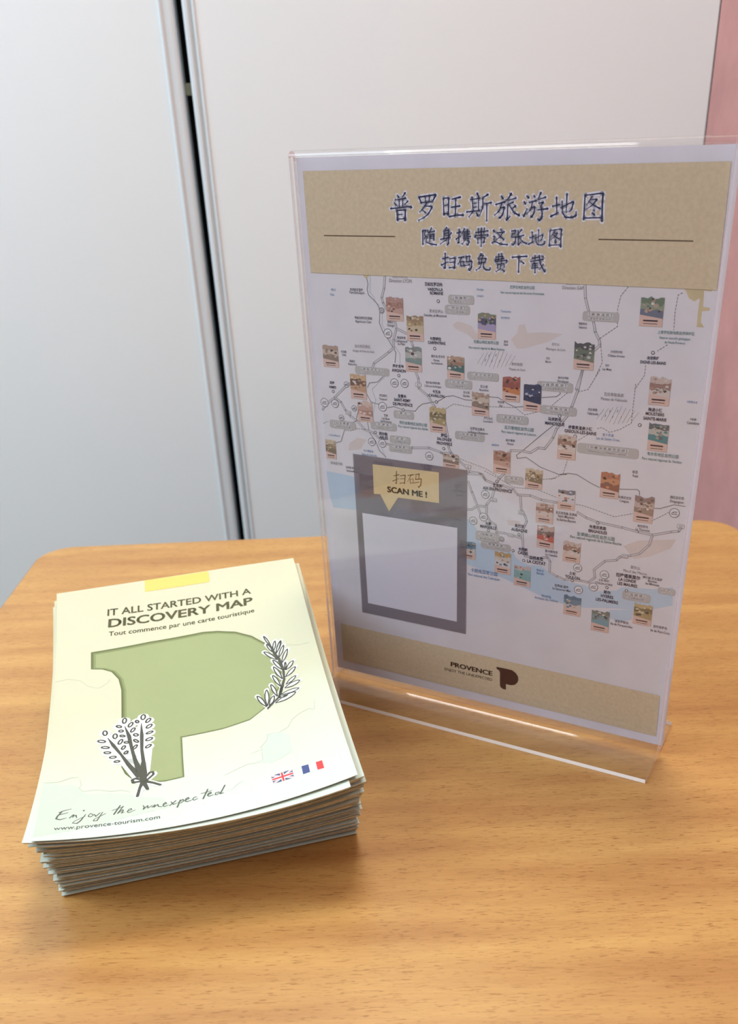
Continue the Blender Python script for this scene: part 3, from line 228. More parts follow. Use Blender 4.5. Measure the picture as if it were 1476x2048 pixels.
DASH = [[[80.09,178.49],[84.29,181.26],[94.57,180.51]],[[104.66,181.65],[118.46,182.42],[123.42,179.17],[131.48,181.76]],[[86.75,152.52],[103.07,148.42],[110.36,144.79]],[[159.98,203.96],[154.89,194.38],[150.18,192.95]],[[144.84,191.99],[136.44,184.35]],[[170.95,242.49],[167.02,237.31],[166.06,231.21],[166.65,224.13],[159.02,218.41],[160.86,207.66],[158.24,200.92]],[[193.96,239.61],[192.22,238.65],[191.69,230.91],[192,223.99]],[[189.88,217.28],[185.83,214.41]],[[181.12,207.55],[181.05,203.11],[177.17,196.3]],[[177.34,198.71],[177,180.19],[171.59,176.48],[166.99,174.67],[163.1,176.69],[160.48,175.89]],[[150.64,168.32],[155.87,172.17]],[[147.02,158.99],[144.94,150.76],[138.24,147.01]],[[102.25,147.14],[111.11,143.71],[118.88,140.17],[124.95,140.47],[131.45,140.84],[142.45,137.84]],[[134.66,146.74],[141.43,148.1]],[[151.27,135.72],[156.99,135.35],[165.01,133.58],[172.94,131.82],[181.97,134.91]],[[191.37,132.28],[199.21,138.04]],[[3.93,163.25],[7.07,164.6]],[[18.09,160.46],[21.65,160.57],[25.3,162.24],[32.3,162.43]]]
BADGE = [
[88.81,232.82,13.73,4.3],
[86.84,228.04,13.49,4.3],
[100.74,196.51,17.05,4.05],
[37.06,194.69,20.77,4.08],
[158.55,228.04,17.01,4.32],
[55.12,172.76,12.15,4.25],
[16.54,163.44,16.88,4.68],
[42.49,165.25,16.05,4.33],
[52.34,158.6,12.61,4.33],
[52.43,153.72,14.08,4.42],
[87.33,191.65,15.09,4.46],
[116.92,176.21,17.24,4.46],
[93.59,164.98,16.75,4.41],
[138.43,194.36,18.22,4.68],
[140.96,182.88,18.22,4.32],
[166.65,165.42,30.4,5.13],
[118.76,144.19,10.78,4.25],
[104.3,109.65,14.23,5.94],
[109.22,104.72,17.52,4.32],
[187.87,89.24,14.58,5.04],
[202.81,95.33,8.66,3.6]]
ICON = [[44.51,226.04,1.49],[47.57,214.76,2.43],[20.63,186.3,1.63],[50.31,189.49,2.37],[56.3,189.71,2.33],[5.6,175.1,2.53],[12.45,175.19,2.37],[24.63,173.57,1.63],[15.97,167.54,1.69],[42.47,176.08,2.58],[34.62,155.66,2.33],[41.31,155.6,2.41],[69.89,151.58,2.38],[102.77,134.14,2.37],[101.85,121.02,2.46],[95.84,117.91,2.35],[112.71,109.77,1.51],[87.31,136.92,2.38],[70.83,124.27,2.33],[155.81,100.16,2.36],[157.04,87.34,2.4],[170.32,98.84,2.43],[164.99,90.63,2.48],[201.96,138.16,2.48]]
DOTS = [[76.55,231.72],[74.22,208.7],[53.1,193.55],[11.83,181.89],[54.95,175.47],[74.67,181.47],[37.14,161.38],[78.6,156.74],[141.69,180.33],[183.87,213.47],[150.03,171.01],[181.07,179.7],[109.33,142.36],[104.79,113.53],[122.49,113.93],[119.37,103.98],[125.74,99.18],[153.38,92.2],[164.64,127.19],[172.21,91.7],[182.53,91.86]]
TILES = [
[47.21,221.2,56.93,233,"terracotta"],
[58.67,211.82,68.02,224.64,"gold"],
[57.31,196.22,66.68,209.03,"teal"],
[7.03,195.07,16.62,206.79,"town"],
[97.83,214.93,107.19,227.63,"lavender"],
[81.1,194.25,90.49,205.93,"green"],
[176.37,224.9,186.65,237.8,"forest"],
[147.12,203.55,156.77,216.52,"dark"],
[23.16,179.03,32.9,192.46,"arch"],
[26.85,166.68,36.09,178.4,"pink"],
[70.6,165.29,79.93,179.03,"field"],
[4.08,142.66,10.87,154.12,"sand"],
[111.4,185.22,120.58,198.15,"red"],
[122.64,181.39,131.75,194.96,"night"],
[94.82,176.45,104.14,188.9,"town"],
[78.13,146.43,87.27,154.34,"town"],
[107.13,147.01,116.52,159.86,"terracotta"],
[183.88,189.86,193.47,203,"sketch"],
[185.54,167.9,194.83,181.93,"gorge"],
[141.36,158.65,150.8,171.66,"sketch"],
[164.53,141.25,173.98,154.74,"orange"],
[143.02,131.95,151.98,143.09,"orangewhite"],
[131.48,122.67,140.9,134.13,"sketch"],
[132.63,108.51,141.87,121.52,"boat"],
[147.33,102.85,156.66,114.92,"sketch"],
[182.29,130.86,191.78,144.97,"brown"],
[149.4,71.26,158.99,83.43,"seaside"],
[165.26,64.61,174.91,77.75,"coast"],
[187.4,73.49,196.84,86.47,"field"],
[25.16,122.36,36.24,136.4,"brown"],
[58.02,118,66.59,127.45,"sand"],
[125.02,140.88,134.16,151.73,"sand"],
[87.86,94.35,97.3,105.54,"seaside"],
[108.86,88.84,118.25,102.42,"calanque"],
[120.32,83.4,129.83,96.17,"creek"]]
LABELS = [
["Direction LYON",55.9,240.72,1.38,"y"],
["前往LYON方向",55.71,242.44,1.29,"y"],
["圣埃斯普里桥",30.21,235.57,1.35,"k"],
["Pont-Saint-Esprit",30.5,234.24,0.99,"k"],
["塞兹河畔巴尼奥勒",33.48,221.71,1.38,"k"],
["Bagnols-sur-Cèze",33.37,220.01,1.01,"k"],
["塞兹河",16.48,235.12,1.08,"b"],
["Cèze",15.45,232.82,0.9,"b"],
["奥朗日",49.28,220.49,1.26,"k"],
["Orange",49.37,218.96,1.01,"k"],
["教皇新堡",55.32,212.98,1.29,"k"],
["Châteauneuf",55.26,211.38,1.01,"k"],
["du-Pape",55.2,209.99,1.01,"k"],
["加尔桥风景区",32,207.24,1.63,"y"],
["Gorges du Pont du Gard",32.4,204.9,0.96,"y"],
["于泽斯",20.24,203.77,1.27,"k"],
["Uzès",20.35,202.24,0.98,"k"],
["雷穆兰",25.28,199.09,1.27,"k"],
["Remoulins",25.35,197.59,0.96,"k"],
["瓦松拉罗迈纳",74.05,239.54,1.6,"n"],
["VAISON-LA",75,237.24,1.46,"n"],
["ROMAINE",75.71,235.47,1.46,"n"],
["蒙米拉伊山",75.31,226.9,1.55,"y"],
["Dentelles de Montmirail",74.77,224.91,0.97,"k"],
["卡庞特拉",74.67,213.51,1.62,"n"],
["CARPENTRAS",75.3,211.61,1.44,"n"],
["佩尔讷-莱方丹",75.95,204.84,1.29,"k"],
["Pernes",75.15,202.95,0.92,"k"],
["les-Fontaines",75.38,201.45,0.92,"k"],
["阿维尼翁",52.97,198.34,1.63,"n"],
["AVIGNON",53.15,196.17,1.6,"n"],
["Ouvèze",98.89,238.01,0.84,"b"],
["乌韦兹河",98.92,234.88,0.92,"b"],
["巴罗尼地区自然公园",120.22,239.51,1.39,"g"],
["Parc naturel régional des Baronnies Provençales",120.3,237.07,0.82,"g"],
["Toulourenc",112.24,228.47,0.84,"b"],
["图卢朗克河",112.17,225.43,0.92,"b"],
["旺图山地区自然公园",102.27,213.38,1.5,"g"],
["Parc naturel régional du Mont-Ventoux",102.55,210.53,0.88,"g"],
["索村",112.67,214.28,1.14,"k"],
["Sault",112.7,213.02,0.88,"k"],
["吕尔山",137.82,214.48,1.34,"y"],
["Montagne de Lure",137.94,212.24,0.95,"y"],
["巴农",134.42,207.73,1.03,"k"],
["Banon",134.58,206.23,0.88,"k"],
["索村高原",118.65,203.84,1.5,"y"],
["Plateau de Sault",118.86,201.42,0.97,"y"],
["Direction GAP",144.74,240.2,1.22,"y"],
["前往GAP方向",144.63,241.93,1.2,"y"],
["锡斯特龙",150.46,224.54,1.08,"k"],
["Sisteron",150.57,222.99,0.88,"k"],
["上普罗旺斯地质自然保护区",193.1,222.64,1.38,"g"],
["Réserve naturelle géologique",192.88,220.38,0.85,"g"],
["de Haute-Provence",193.09,218.51,0.85,"g"],
["迪涅莱班",184.12,211.07,1.37,"n"],
["DIGNE-LES-BAINS",184.32,209.13,1.34,"n"],
["沙托阿尔努",167.1,212.77,1.18,"k"],
["Château-Arnoux",167.24,211.06,0.88,"k"],
["莱梅",163.38,206.33,1.08,"k"],
["Les Mées",163.41,204.68,0.9,"k"],
["Barcelonnette",203.73,242.02,0.7,"k"],
["福卡尔基耶",142.39,198.97,1.12,"k"],
["Forcalquier",142.48,197.42,0.94,"k"],
["尼姆",11.52,186.59,1.5,"n"],
["NIMES",11.73,184.25,1.43,"n"],
["塔拉斯孔",43.23,182.1,1.3,"k"],
["Tarascon",42.97,180.35,1,"k"],
["圣雷米",54.57,182.8,1.67,"n"],
["SAINT-REMY",54.6,180.71,1.6,"n"],
["DE-PROVENCE",54.79,178.42,1.6,"n"],
["索尔格河畔利勒",72.85,191.23,1.22,"k"],
["L'Isle-sur-la-Sorgue",72.82,189.57,0.94,"k"],
["卡瓦永",74.87,186.75,1.63,"n"],
["CAVAILLON",74.83,184.74,1.5,"n"],
["莱博",44.2,171.39,1.33,"k"],
["Les Baux",44.13,169.82,1.02,"k"],
["de-Provence",44.22,168.21,1.02,"k"],
["阿尔皮勒地区自然公园",60.74,168.42,1.7,"g"],
["Parc naturel régional des Alpilles",60.68,166.41,1,"g"],
["阿尔勒",42.15,160.97,1.77,"n"],
["ARLES",42.22,158.91,1.77,"n"],
["A7",64.35,189.62,1.44,"y"],
["A54",20.63,170.66,1.46,"y"],
["瓦卡雷斯湖",32.13,150.13,1.3,"b"],
["Etang de Vaccarès",32.59,148.06,0.97,"b"],
["滨海圣玛丽",10.48,140.34,1.65,"y"],
["小罗讷-塞特运河",10.32,156.76,1.06,"b"],
["萨隆",78.85,163.93,1.8,"n"],
["SALON-DE",78.99,161.95,1.6,"n"],
["PROVENCE",79.01,159.61,1.63,"n"],
["红土城",101.39,191.6,1.38,"k"],
["Roussillon",101.41,189.89,0.92,"k"],
["石头城",91.76,187.8,1.22,"k"],
["Gordes",91.66,186.15,0.94,"k"],
["阿普特",110.67,184.42,1.22,"k"],
["Apt",110.7,182.75,0.94,"k"],
["卢尔马兰",103.84,175.53,1.34,"k"],
["Lourmarin",103.86,174,0.94,"k"],
["拉罗克当泰龙",97.96,169.33,1.44,"k"],
["La Roque d'Anthéron",98.23,167.57,0.98,"k"],
["吕贝隆地区自然公园",120.73,171.87,1.79,"g"],
["Parc naturel régional du Luberon",120.56,169.58,1.03,"g"],
["佩尔蒂伊",116.23,165.2,1.34,"k"],
["Pertuis",116.27,163.52,0.96,"k"],
["迪朗斯河",108,161.89,1.08,"b"],
["马诺斯克",139.21,178.36,1.75,"n"],
["MANOSQUE",139.32,176.29,1.62,"n"],
["A7",92.69,148.41,1.3,"y"],
["格雷奥温泉小镇",152.39,175.34,1.73,"n"],
["GREOUX-LES-BAINS",152.52,173.34,1.62,"n"],
["瓦伦索勒高原",167.6,192.94,1.63,"y"],
["Plateau de Valensole",167.78,190.79,1.12,"y"],
["瓦伦索勒",157.95,184.96,1.25,"k"],
["Valensole",158.08,183.13,1.06,"k"],
["陶瓷小镇",187.61,187.51,1.63,"n"],
["MOUSTIERS",187.61,185.61,1.5,"n"],
["SAINTE-MARIE",187.84,183.32,1.53,"n"],
["圣十字湖",166.3,173.26,1.4,"b"],
["Lac de Sainte-Croix",166.45,171.38,1.06,"b"],
["韦尔东地区自然公园",193.28,166.3,1.7,"g"],
["Parc naturel régional du Verdon",193.03,163.86,1.06,"g"],
["欧普",181.13,156.42,1.43,"k"],
["Aups",181.3,154.62,1.1,"k"],
["卡斯蒂永湖",203.69,192.63,1,"b"],
["卡斯泰",205.14,184.72,1.1,"k"],
["Castellane",205.33,183.12,1.02,"k"],
["艾克斯",109.63,139.96,1.84,"n"],
["AIX-EN-PROVENCE",109.57,137.8,1.73,"n"],
["A51",107.69,131.71,1.46,"y"],
["马赛",104.73,117.55,1.8,"n"],
["MARSEILLE",104.76,115.57,1.84,"n"],
["奥巴涅",122.59,118.89,1.8,"n"],
["AUBAGNE",122.56,116.6,1.77,"n"],
["A52",123.38,126.7,1.46,"y"],
["A50",117.81,112.81,1.51,"y"],
["卡西斯",125,105.59,1.84,"n"],
["CASSIS",125.07,103.6,1.73,"n"],
["拉西奥塔",132.8,101.68,1.94,"n"],
["LA CIOTAT",132.89,99.36,1.87,"n"],
["勒卡斯特莱",141.02,106.98,1.48,"k"],
["Le Castellet",141.11,105.12,1.06,"k"],
["邦多尔",135.26,94.86,1.43,"b"],
["Bandol",135.33,93.22,1.1,"b"],
["卡朗格国家公园",102.48,87.9,2.39,"b"],
["Parc national des Calanques",102.41,85.03,1.25,"b"],
["土伦",153.22,96.41,1.8,"n"],
["TOULON",153.36,94.16,1.73,"n"],
["拉塞讷-滨海",147.63,87.7,1.54,"k"],
["La Seyne-sur-Mer",147.84,85.8,1.1,"k"],
["圣马克西曼-圣博姆",147.88,129.74,1.44,"k"],
["Saint-Maximin",147.97,128.07,1.2,"k"],
["la-Sainte-Baume",148.08,126.15,1.2,"k"],
["布里尼奥勒",164.83,124.64,1.77,"n"],
["BRIGNOLES",164.99,122.39,1.68,"n"],
["圣博姆山地区自然公园",164.06,119.58,2.04,"g"],
["Parc naturel régional de la Sainte-Baume",164.21,117.6,1.22,"g"],
["科蒂尼亚克",177.22,142.57,1.37,"k"],
["Cotignac",177.1,140.83,1.01,"k"],
["勒托罗内",187.42,128.77,1.39,"k"],
["Le Thoronet",187.59,127.04,1.04,"k"],
["德拉吉尼昂",202.2,146.04,1.4,"k"],
["Draguignan",202.42,144.13,1.1,"k"],
["A8",205.67,131.61,1.46,"y"],
["A57",179.98,111.12,1.56,"y"],
["莫尔山",185.77,105.72,1.71,"y"],
["Massif des Maures",185.99,103.29,1.22,"y"],
["拉隆德莱莫尔",182.63,100.19,2.11,"n"],
["LA LONDE",182.44,97.96,1.71,"n"],
["LES MAURES",182.66,95.49,1.74,"n"],
["博尔姆-莱米莫萨",195.05,101.27,1.44,"k"],
["Bormes",195.21,99.76,1.1,"k"],
["les-Mimosas",195.38,98.12,1.1,"k"],
["土伦-耶尔",170.18,95.46,1.39,"k"],
["TOULON-HYERES",170.32,93.57,1.12,"k"],
["耶尔",172.54,88.88,1.89,"n"],
["HYERES",172.73,86.54,1.79,"n"],
["LES-PALMIERS",172.81,83.96,1.79,"n"],
["波克罗勒岛",181.58,73.03,1.56,"k"],
["Ile de Porquerolles",181.75,71.08,1.17,"k"],
["波尔克罗岛",201.75,74.15,1.54,"k"],
["Ile de Port-Cros",202.02,71.6,1.15,"k"],
["昂比耶岛",139.35,79.88,1.45,"b"],
["Archipel des Embiez",139.43,78.22,1.19,"b"],
["伊斯特尔",68.41,145.88,1.8,"n"],
["ISTRES",68.56,143.99,1.56,"n"],
["普罗旺斯地区贝尔",87.12,133.76,1.2,"k"],
["Berre",87.11,131.77,1.1,"k"],
["卡里勒鲁埃",86.42,117.22,1.24,"k"],
["卡马格地区自然公园",41.02,144.09,1.46,"k"],
["圣玛丽-德拉梅尔",21.01,138.89,1.26,"k"],
["Saintes-Maries",20.88,136.99,1.01,"k"]]
SEA = [[[3.25,134.8],[13,134.43],[21.33,133.58],[23.8,129.15],[39.88,121.78],[59.85,117.02],[72.94,116.44],[85.78,117.75],[92.09,118.7],[94.48,117.32],[97.76,113.5],[98.35,107.04],[103.85,102.44],[112.5,101.99],[119.4,102.9],[121.08,99.9],[124.3,98.27],[128.55,96.83],[135.82,97.59],[141.14,94.18],[146.41,91.33],[154,90.97],[159.97,90.82],[166.06,88.13],[177.46,91],[180.11,93.42],[196.76,95.4],[205.73,98.38],[206.62,87.97],[195.22,83.08],[186.9,81.34],[172.57,79.67],[160.87,77.26],[149.98,77.01],[136.25,79.6],[112.82,86.69],[92.33,90.9],[91.47,92.54],[59.24,97.49],[21.32,113.29],[6.24,112.74],[4.27,119.4]],[[174.4,78.74],[186.9,81.34],[186.86,75.48],[180.15,72.72],[175.39,73.68]]]
STAIN = [[[84.07,220.74],[87.06,222.64],[94.42,220.82],[96.39,217.87],[102.25,215.13],[95.43,214.31],[91.98,216.76],[85.56,219.06]],[[115.15,215.41],[118.34,218.59],[119.16,222.46],[121.92,223.02],[123.45,218.86],[132.13,219.74],[141.16,219.38],[134.59,215.65],[123.23,211.99],[118.57,211.28]],[[115.79,243.03],[127.96,243.17],[127.57,241.75],[120.39,241.14],[117.66,241.46]],[[19.94,153.28],[25.53,157.04],[31.36,156.62],[27.48,150.93],[19.02,148.91]],[[115.23,121.55],[122.51,121.61],[124.66,118.79],[116.35,118.55]],[[22.89,145.94],[54.3,146.59],[91.45,146.33],[91.46,137.46],[75.93,142.03],[47.59,142.75],[25.59,135.07],[23.1,139.14]],[[25.59,135.07],[35.26,136.91],[39.92,122.42],[26.18,123.07]],[[49.46,124.39],[60.08,124.62],[91.46,124.16],[91.46,119.23],[72.99,118.96],[59.92,119.56]],[[178.66,116.66],[186,120.87],[204.39,124.48],[202.31,119.45],[192.23,112.95],[184.78,110.43]]]
GOLD = [[[193.64,242.37],[206.37,242.45],[206.18,240.47],[202.98,240.8],[203.37,234.13],[206.37,233.8],[206.29,232.67],[203.14,232.31],[203.25,227.77],[204.91,225.57],[201.66,225.63],[201.48,232.7],[201.56,237.64],[199.44,236.22],[196.99,237.48],[195.52,240.11]],[[34.31,243.05],[38.28,242.84],[37.12,241.29],[35.54,241.46]]]
HEADER = [[3.43,290.48],[207.36,290.26],[208.25,241.22],[3.4,243.18]]
FOOTER = [[5.07,34],[206.1,32.51],[206.73,5.6],[4.77,6.35]]
HLINES = [[[13.27,261.07],[53.66,260.96]],[[155.34,260.73],[195.9,260.46]]]
SCANPANEL = [[21.92,147.48],[92.34,146.42],[91.5,45.32],[21.49,45.39]]
WHITESQ = [[25.83,112.18],[86.39,112.2],[85.78,52.51],[26.08,52.79]]
BUBBLE = [[34.48,142.81],[75.57,143.1],[75.44,125.3],[49.84,124.97],[43.72,115.78],[38.44,125.44],[34.29,125.13]]
PTEXT = [
["SCAN ME !",[43.08,127.5],[68.22,127.53],3.41,0.07],
["PROVENCE",[81.49,20.78],[108.79,20.65],3.21,0.06],
["ENJOY THE UNEXPECTED",[77.44,16.93],[108.73,16.89],1.87,0.02]]
LEAFQ = [-5.7379, -250.1264, 0.7106, 52.5637, -27.0661, 47.6219, 2.7504, -25.3125, 32.8858, 2.3654, -4.6908, 32.3716, -2.2987, -12.6134, -19.8233]
FIELDS = [[106.75,205.48],[169.18,183.37]]

# ------------------------------------------------------------------ room
TA = math.radians(29.0)                       # the table, doors and walls share this direction
ROOM = (-0.2719, 0.1304, 0.0)
U = Vector((math.cos(TA), math.sin(TA), 0)); NV = Vector((-math.sin(TA), math.cos(TA), 0))
def room_obj(name, verts, faces, mats, parent=None, **k):
    """verts in room coordinates (u along the doors, n towards them, z up), metres"""
    o = obj(name, verts, faces, mats, parent, **k)
    if parent is None:
        o.location = ROOM; o.rotation_euler = (0, 0, TA)
    return o
def room_empty(name):
    return empty(name, ROOM, (0, 0, TA))
m_floor = mat('grey_vinyl_floor', (150, 148, 142), 0.5, noise=(12, 0.08))
m_ceil = mat('white_ceiling', (232, 232, 228), 0.9, noise=(40, 0.02))
m_door = mat('white_lacquer_door', (228, 233, 234), 0.42, 0.35, noise=(3, 0.012))
m_stile = mat('white_door_frame', (214, 223, 227), 0.35, 0.4)
m_black = mat('gap_shade_black', (6, 7, 8), 0.8, noise=(20, 0.2))  # black colour stands in for the shade inside the door gap
m_pink = mat('pink_wall_fabric', (186, 137, 133), 0.85, 0.15, noise=(22, 0.09), bump=(90, 0.4))
DN = 0.250
U1, U0 = 0.5345, -1.6
tag(room_obj('floor', *box_vf(U0, -2.0, -0.05, U1+0.1, 0.60, 0.0), m_floor), kind='structure')
tag(room_obj('ceiling', *box_vf(U0, -2.0, 2.5, U1+0.1, 0.60, 2.55), m_ceil), kind='structure')
tag(room_obj('wall_right', *box_vf(U1, -2.0, 0.0, U1+0.1, DN-0.0005, 2.5), m_pink), kind='structure')
tag(room_obj('wall_back', *box_vf(U0, DN+0.08, 0.0, U1+0.1, DN+0.16, 2.5), m_black), kind='structure')  # coloured black so the gap between the doors reads as dark
m_wall = mat('pale_wall_paint', (160, 160, 156), 0.9, noise=(30, 0.02))
tag(room_obj('wall_left', *box_vf(U0-0.1, -2.0, 0.0, U0, 0.60, 2.5), m_wall), kind='structure')
tag(room_obj('wall_front', *box_vf(U0-0.1, -2.1, 0.0, U1+0.1, -2.0, 2.5), m_wall), kind='structure')
def extrude_profile(prof, z0, z1):
    n = len(prof)
    v = [(u, y, z0) for u, y in prof] + [(u, y, z1) for u, y in prof]
    f = [(i, (i+1) % n, n+(i+1) % n, n+i) for i in range(n)] + [tuple(range(n))[::-1], tuple(range(n, 2*n))]
    return v, f
def sliding_door(name, u0, u1, prof):
    d = tag(room_empty(name), kind='structure')
    room_obj('door_panel', *box_vf(u0, DN, 0.0, u1, DN+0.02, 2.5), m_door, d)
    room_obj('door_frame', *extrude_profile([(a*MM, b*MM) for a, b in prof], 0.0, 2.5), m_stile, d)
    return d
sliding_door('door_1', U0, 0.0240, [(24, 270), (24, 249), (24.6, 247.6), (25.6, 247), (26.8, 247.2), (27.8, 248.2), (28.4, 249), (34.5, 249.2), (36.6, 249.8), (37.7, 251), (38.2, 253), (38.2, 270)])
d2 = sliding_door('door_2', 0.0575, U1-0.001, [(46.2, 270), (46.2, 250.5), (46.8, 249.3), (48, 248.6), (50.5, 248.4), (51.6, 248.9), (52.2, 251.2), (54.6, 251.4), (55.3, 249.4), (56.2, 248.6), (57.2, 248.8), (58, 250), (58, 270)])
room_obj('latch_plate', *box_vf(0.0384, 0.262, TOP+0.3475, 0.0461, 0.266, TOP+0.3575), mat('grey_latch', (150, 150, 128), 0.5), d2)
t1 = tag(room_empty('gap_shade_1'), kind='structure')
room_obj('gap_shade_strip', *box_vf(0.037, 0.285, 0.0, 0.0475, 0.300, 2.5), m_black, t1)  # added black strip, paints the darkness seen through the door gap

# ------------------------------------------------------------------ table
m_wood = wood()
m_edge = mat('dark_edge_band', (128, 92, 62), 0.45, noise=(60, 0.1))
m_steel = mat('grey_table_leg', (120, 122, 124), 0.4, 0.5, noise=(50, 0.03))
table = tag(room_empty('table'), 'light beech laminate table with rounded corners in front of white doors', 'table')
TU0, TU1, TN0, TN1, TR, TT = -0.0952, 0.5150, -1.10, 0.0, 0.030, 0.025
def rrect(u0, u1, n0, n1, r, seg=14):
    P = []
    for cx, cy, a0 in ((u1-r, n1-r, 0), (u0+r, n1-r, 90), (u0+r, n0+r, 180), (u1-r, n0+r, 270)):
        for i in range(seg+1):
            a = math.radians(a0 + 90*i/seg); P.append((cx+r*math.cos(a), cy+r*math.sin(a)))
    return P
e = 0.0016
P = rrect(TU0+e, TU1-e, TN0+e, TN1-e, TR-e); n = len(P)
v = [(a, b, TOP) for a, b in P] + [(a, b, TOP-TT) for a, b in P]
room_obj('tabletop', v, [tuple(range(n)), tuple(range(n, 2*n))[::-1]] + [(i, n+i, n+(i+1) % n, (i+1) % n) for i in range(n)], m_wood, table)
rings = [(0.0, -0.0002), (0.0009, -0.0006), (0.0016, -0.0022), (0.0022, -0.006), (0.0022, -0.019), (0.0014, -0.0235), (0.0, -TT)]
v = []; f = []
for off, dz in rings:
    v += [(a, b, TOP+dz) for a, b in rrect(TU0+e-off, TU1-e+off, TN0+e-off, TN1-e+off, TR-e+off)]
for r in range(len(rings)-1):
    f += [(r*n+i, (r+1)*n+i, (r+1)*n+(i+1) % n, r*n+(i+1) % n) for i in range(n)]
room_obj('edge_band', v, f, m_edge, table, smooth=True)
box('apron', (TU0+0.05, TN0+0.05, TOP-TT-0.05), (TU1-0.05, TN1-0.05, TOP-TT-0.0005), m_steel, table, 0.004)
for a, b in ((TU0+0.06, TN1-0.06), (TU1-0.06, TN1-0.06), (TU0+0.06, TN0+0.06), (TU1-0.06, TN0+0.06)):
    box('leg', (a-0.02, b-0.02, 0.0), (a+0.02, b+0.02, TOP-TT-0.0505), m_steel, table, 0.003)

# ------------------------------------------------------------------ flat print helpers (all 2-D, millimetres)
def strip(V, F, pts, w=None):
    """append a variable-width stroke with round ends"""
    P = [(p[0], p[1], (p[2] if w is None else w)/2) for p in pts]
    for (x0, y0, r0), (x1, y1, r1) in zip(P[:-1], P[1:]):
        dx, dy = x1-x0, y1-y0; d = math.hypot(dx, dy)
        if d < 1e-6: continue
        nx, ny = -dy/d, dx/d; b = len(V)
        V += [(x0+nx*r0, y0+ny*r0), (x0-nx*r0, y0-ny*r0), (x1-nx*r1, y1-ny*r1), (x1+nx*r1, y1+ny*r1)]
        F.append((b, b+1, b+2, b+3))
    for x, y, r in P:
        k = 8 if r > 0.12 else 6; b = len(V)
        V += [(x+r*math.cos(6.2832*i/k), y+r*math.sin(6.2832*i/k)) for i in range(k)]
        F.append(tuple(range(b, b+k)))
def disc(V, F, x, y, r, k=20):
    b = len(V); V += [(x+r*math.cos(6.2832*i/k), y+r*math.sin(6.2832*i/k)) for i in range(k)]; F.append(tuple(range(b, b+k)))
def ring(V, F, x, y, r, w, k=22):
    b = len(V)
    for i in range(k):
        a = 6.2832*i/k; V += [(x+r*math.cos(a), y+r*math.sin(a)), (x+(r-w)*math.cos(a), y+(r-w)*math.sin(a))]
    for i in range(k):
        j = (i+1) % k; F.append((b+2*i, b+2*j, b+2*j+1, b+2*i+1))
def rrpoly(x, y, w, h, r, k=4):
    return rrect(x-w/2, x+w/2, y-h/2, y+h/2, r, k)
def addpoly(V, F, P):
    b = len(V); V += [(p[0], p[1]) for p in P]; F.append(tuple(range(b, b+len(P))))
_tc = {}
def text2d(body, bold=0.0, spacing=1.0):
    """2-D mesh of a line of text, cap height 1, starting at x=0"""
    key = (body, bold, spacing)
    if key in _tc: return _tc[key]
    c = bpy.data.curves.new('t', 'FONT'); c.body = body; c.offset = bold; c.space_character = spacing
    c.resolution_u = 3 if len(body) > 3 else 4
    o = bpy.data.objects.new('t', c); COL.objects.link(o)
    bpy.context.view_layer.update()
    dg = bpy.context.evaluated_depsgraph_get()
    me = bpy.data.meshes.new_from_object(o.evaluated_get(dg))
    V = [(v.co.x, v.co.y) for v in me.vertices]; F = [tuple(p.vertices) for p in me.polygons]
    bpy.data.objects.remove(o); bpy.data.curves.remove(c); bpy.data.meshes.remove(me)
    cap = 0.72 if ord(body[0]) < 0x2e80 else 0.88
    base = 0.0 if ord(body[0]) < 0x2e80 else -0.09
    V = [(x/cap, (y-base)/cap) for x, y in V]
    _tc[key] = (V, F); return V, F
def add_text(V, F, body, a, b, h, bold=0.0):
    """text stretched between baseline ends a and b with cap height h"""
    tv, tf = text2d(body, 0.0)
    if bold:                                   # heavier weight: the same letters again, a hair to each side
        tv2, tf2 = [], []
        for ox, oy in ((0, 0), (bold, 0), (-bold, 0), (bold*.5, bold*.6), (-bold*.5, bold*.6), (bold*.5, -bold*.6), (-bold*.5, -bold*.6)):
            q = len(tv2); tv2 += [(x+ox, y+oy) for x, y in tv]; tf2 += [tuple(i+q for i in f) for f in tf]
        tv, tf = tv2, tf2
    x0 = min(v[0] for v in tv); x1 = max(v[0] for v in tv)
    dx, dy = b[0]-a[0], b[1]-a[1]; L = math.hypot(dx, dy); ux, uy = dx/L, dy/L
    k = len(V)
    for x, y in tv:
        s = (x-x0)/(x1-x0)*L; t = y*h
        V.append((a[0]+ux*s-uy*t, a[1]+uy*s+ux*t))
    F += [tuple(i+k for i in f) for f in tf]
def add_label(V, F, body, x, y, h, bold=0.0, squeeze=1.0):
    latin = ord(body[0]) < 0x2e80
    squeeze *= 0.80 if latin else 0.88
    if latin and body != body.upper(): h *= 1.25
    tv, tf = text2d(body, bold)
    x0 = min(v[0] for v in tv); x1 = max(v[0] for v in tv)
    k = len(V); V += [(x+(p-(x0+x1)/2)*h*squeeze, y+(q-0.5)*h) for p, q in tv]
    F += [tuple(i+k for i in f) for f in tf]

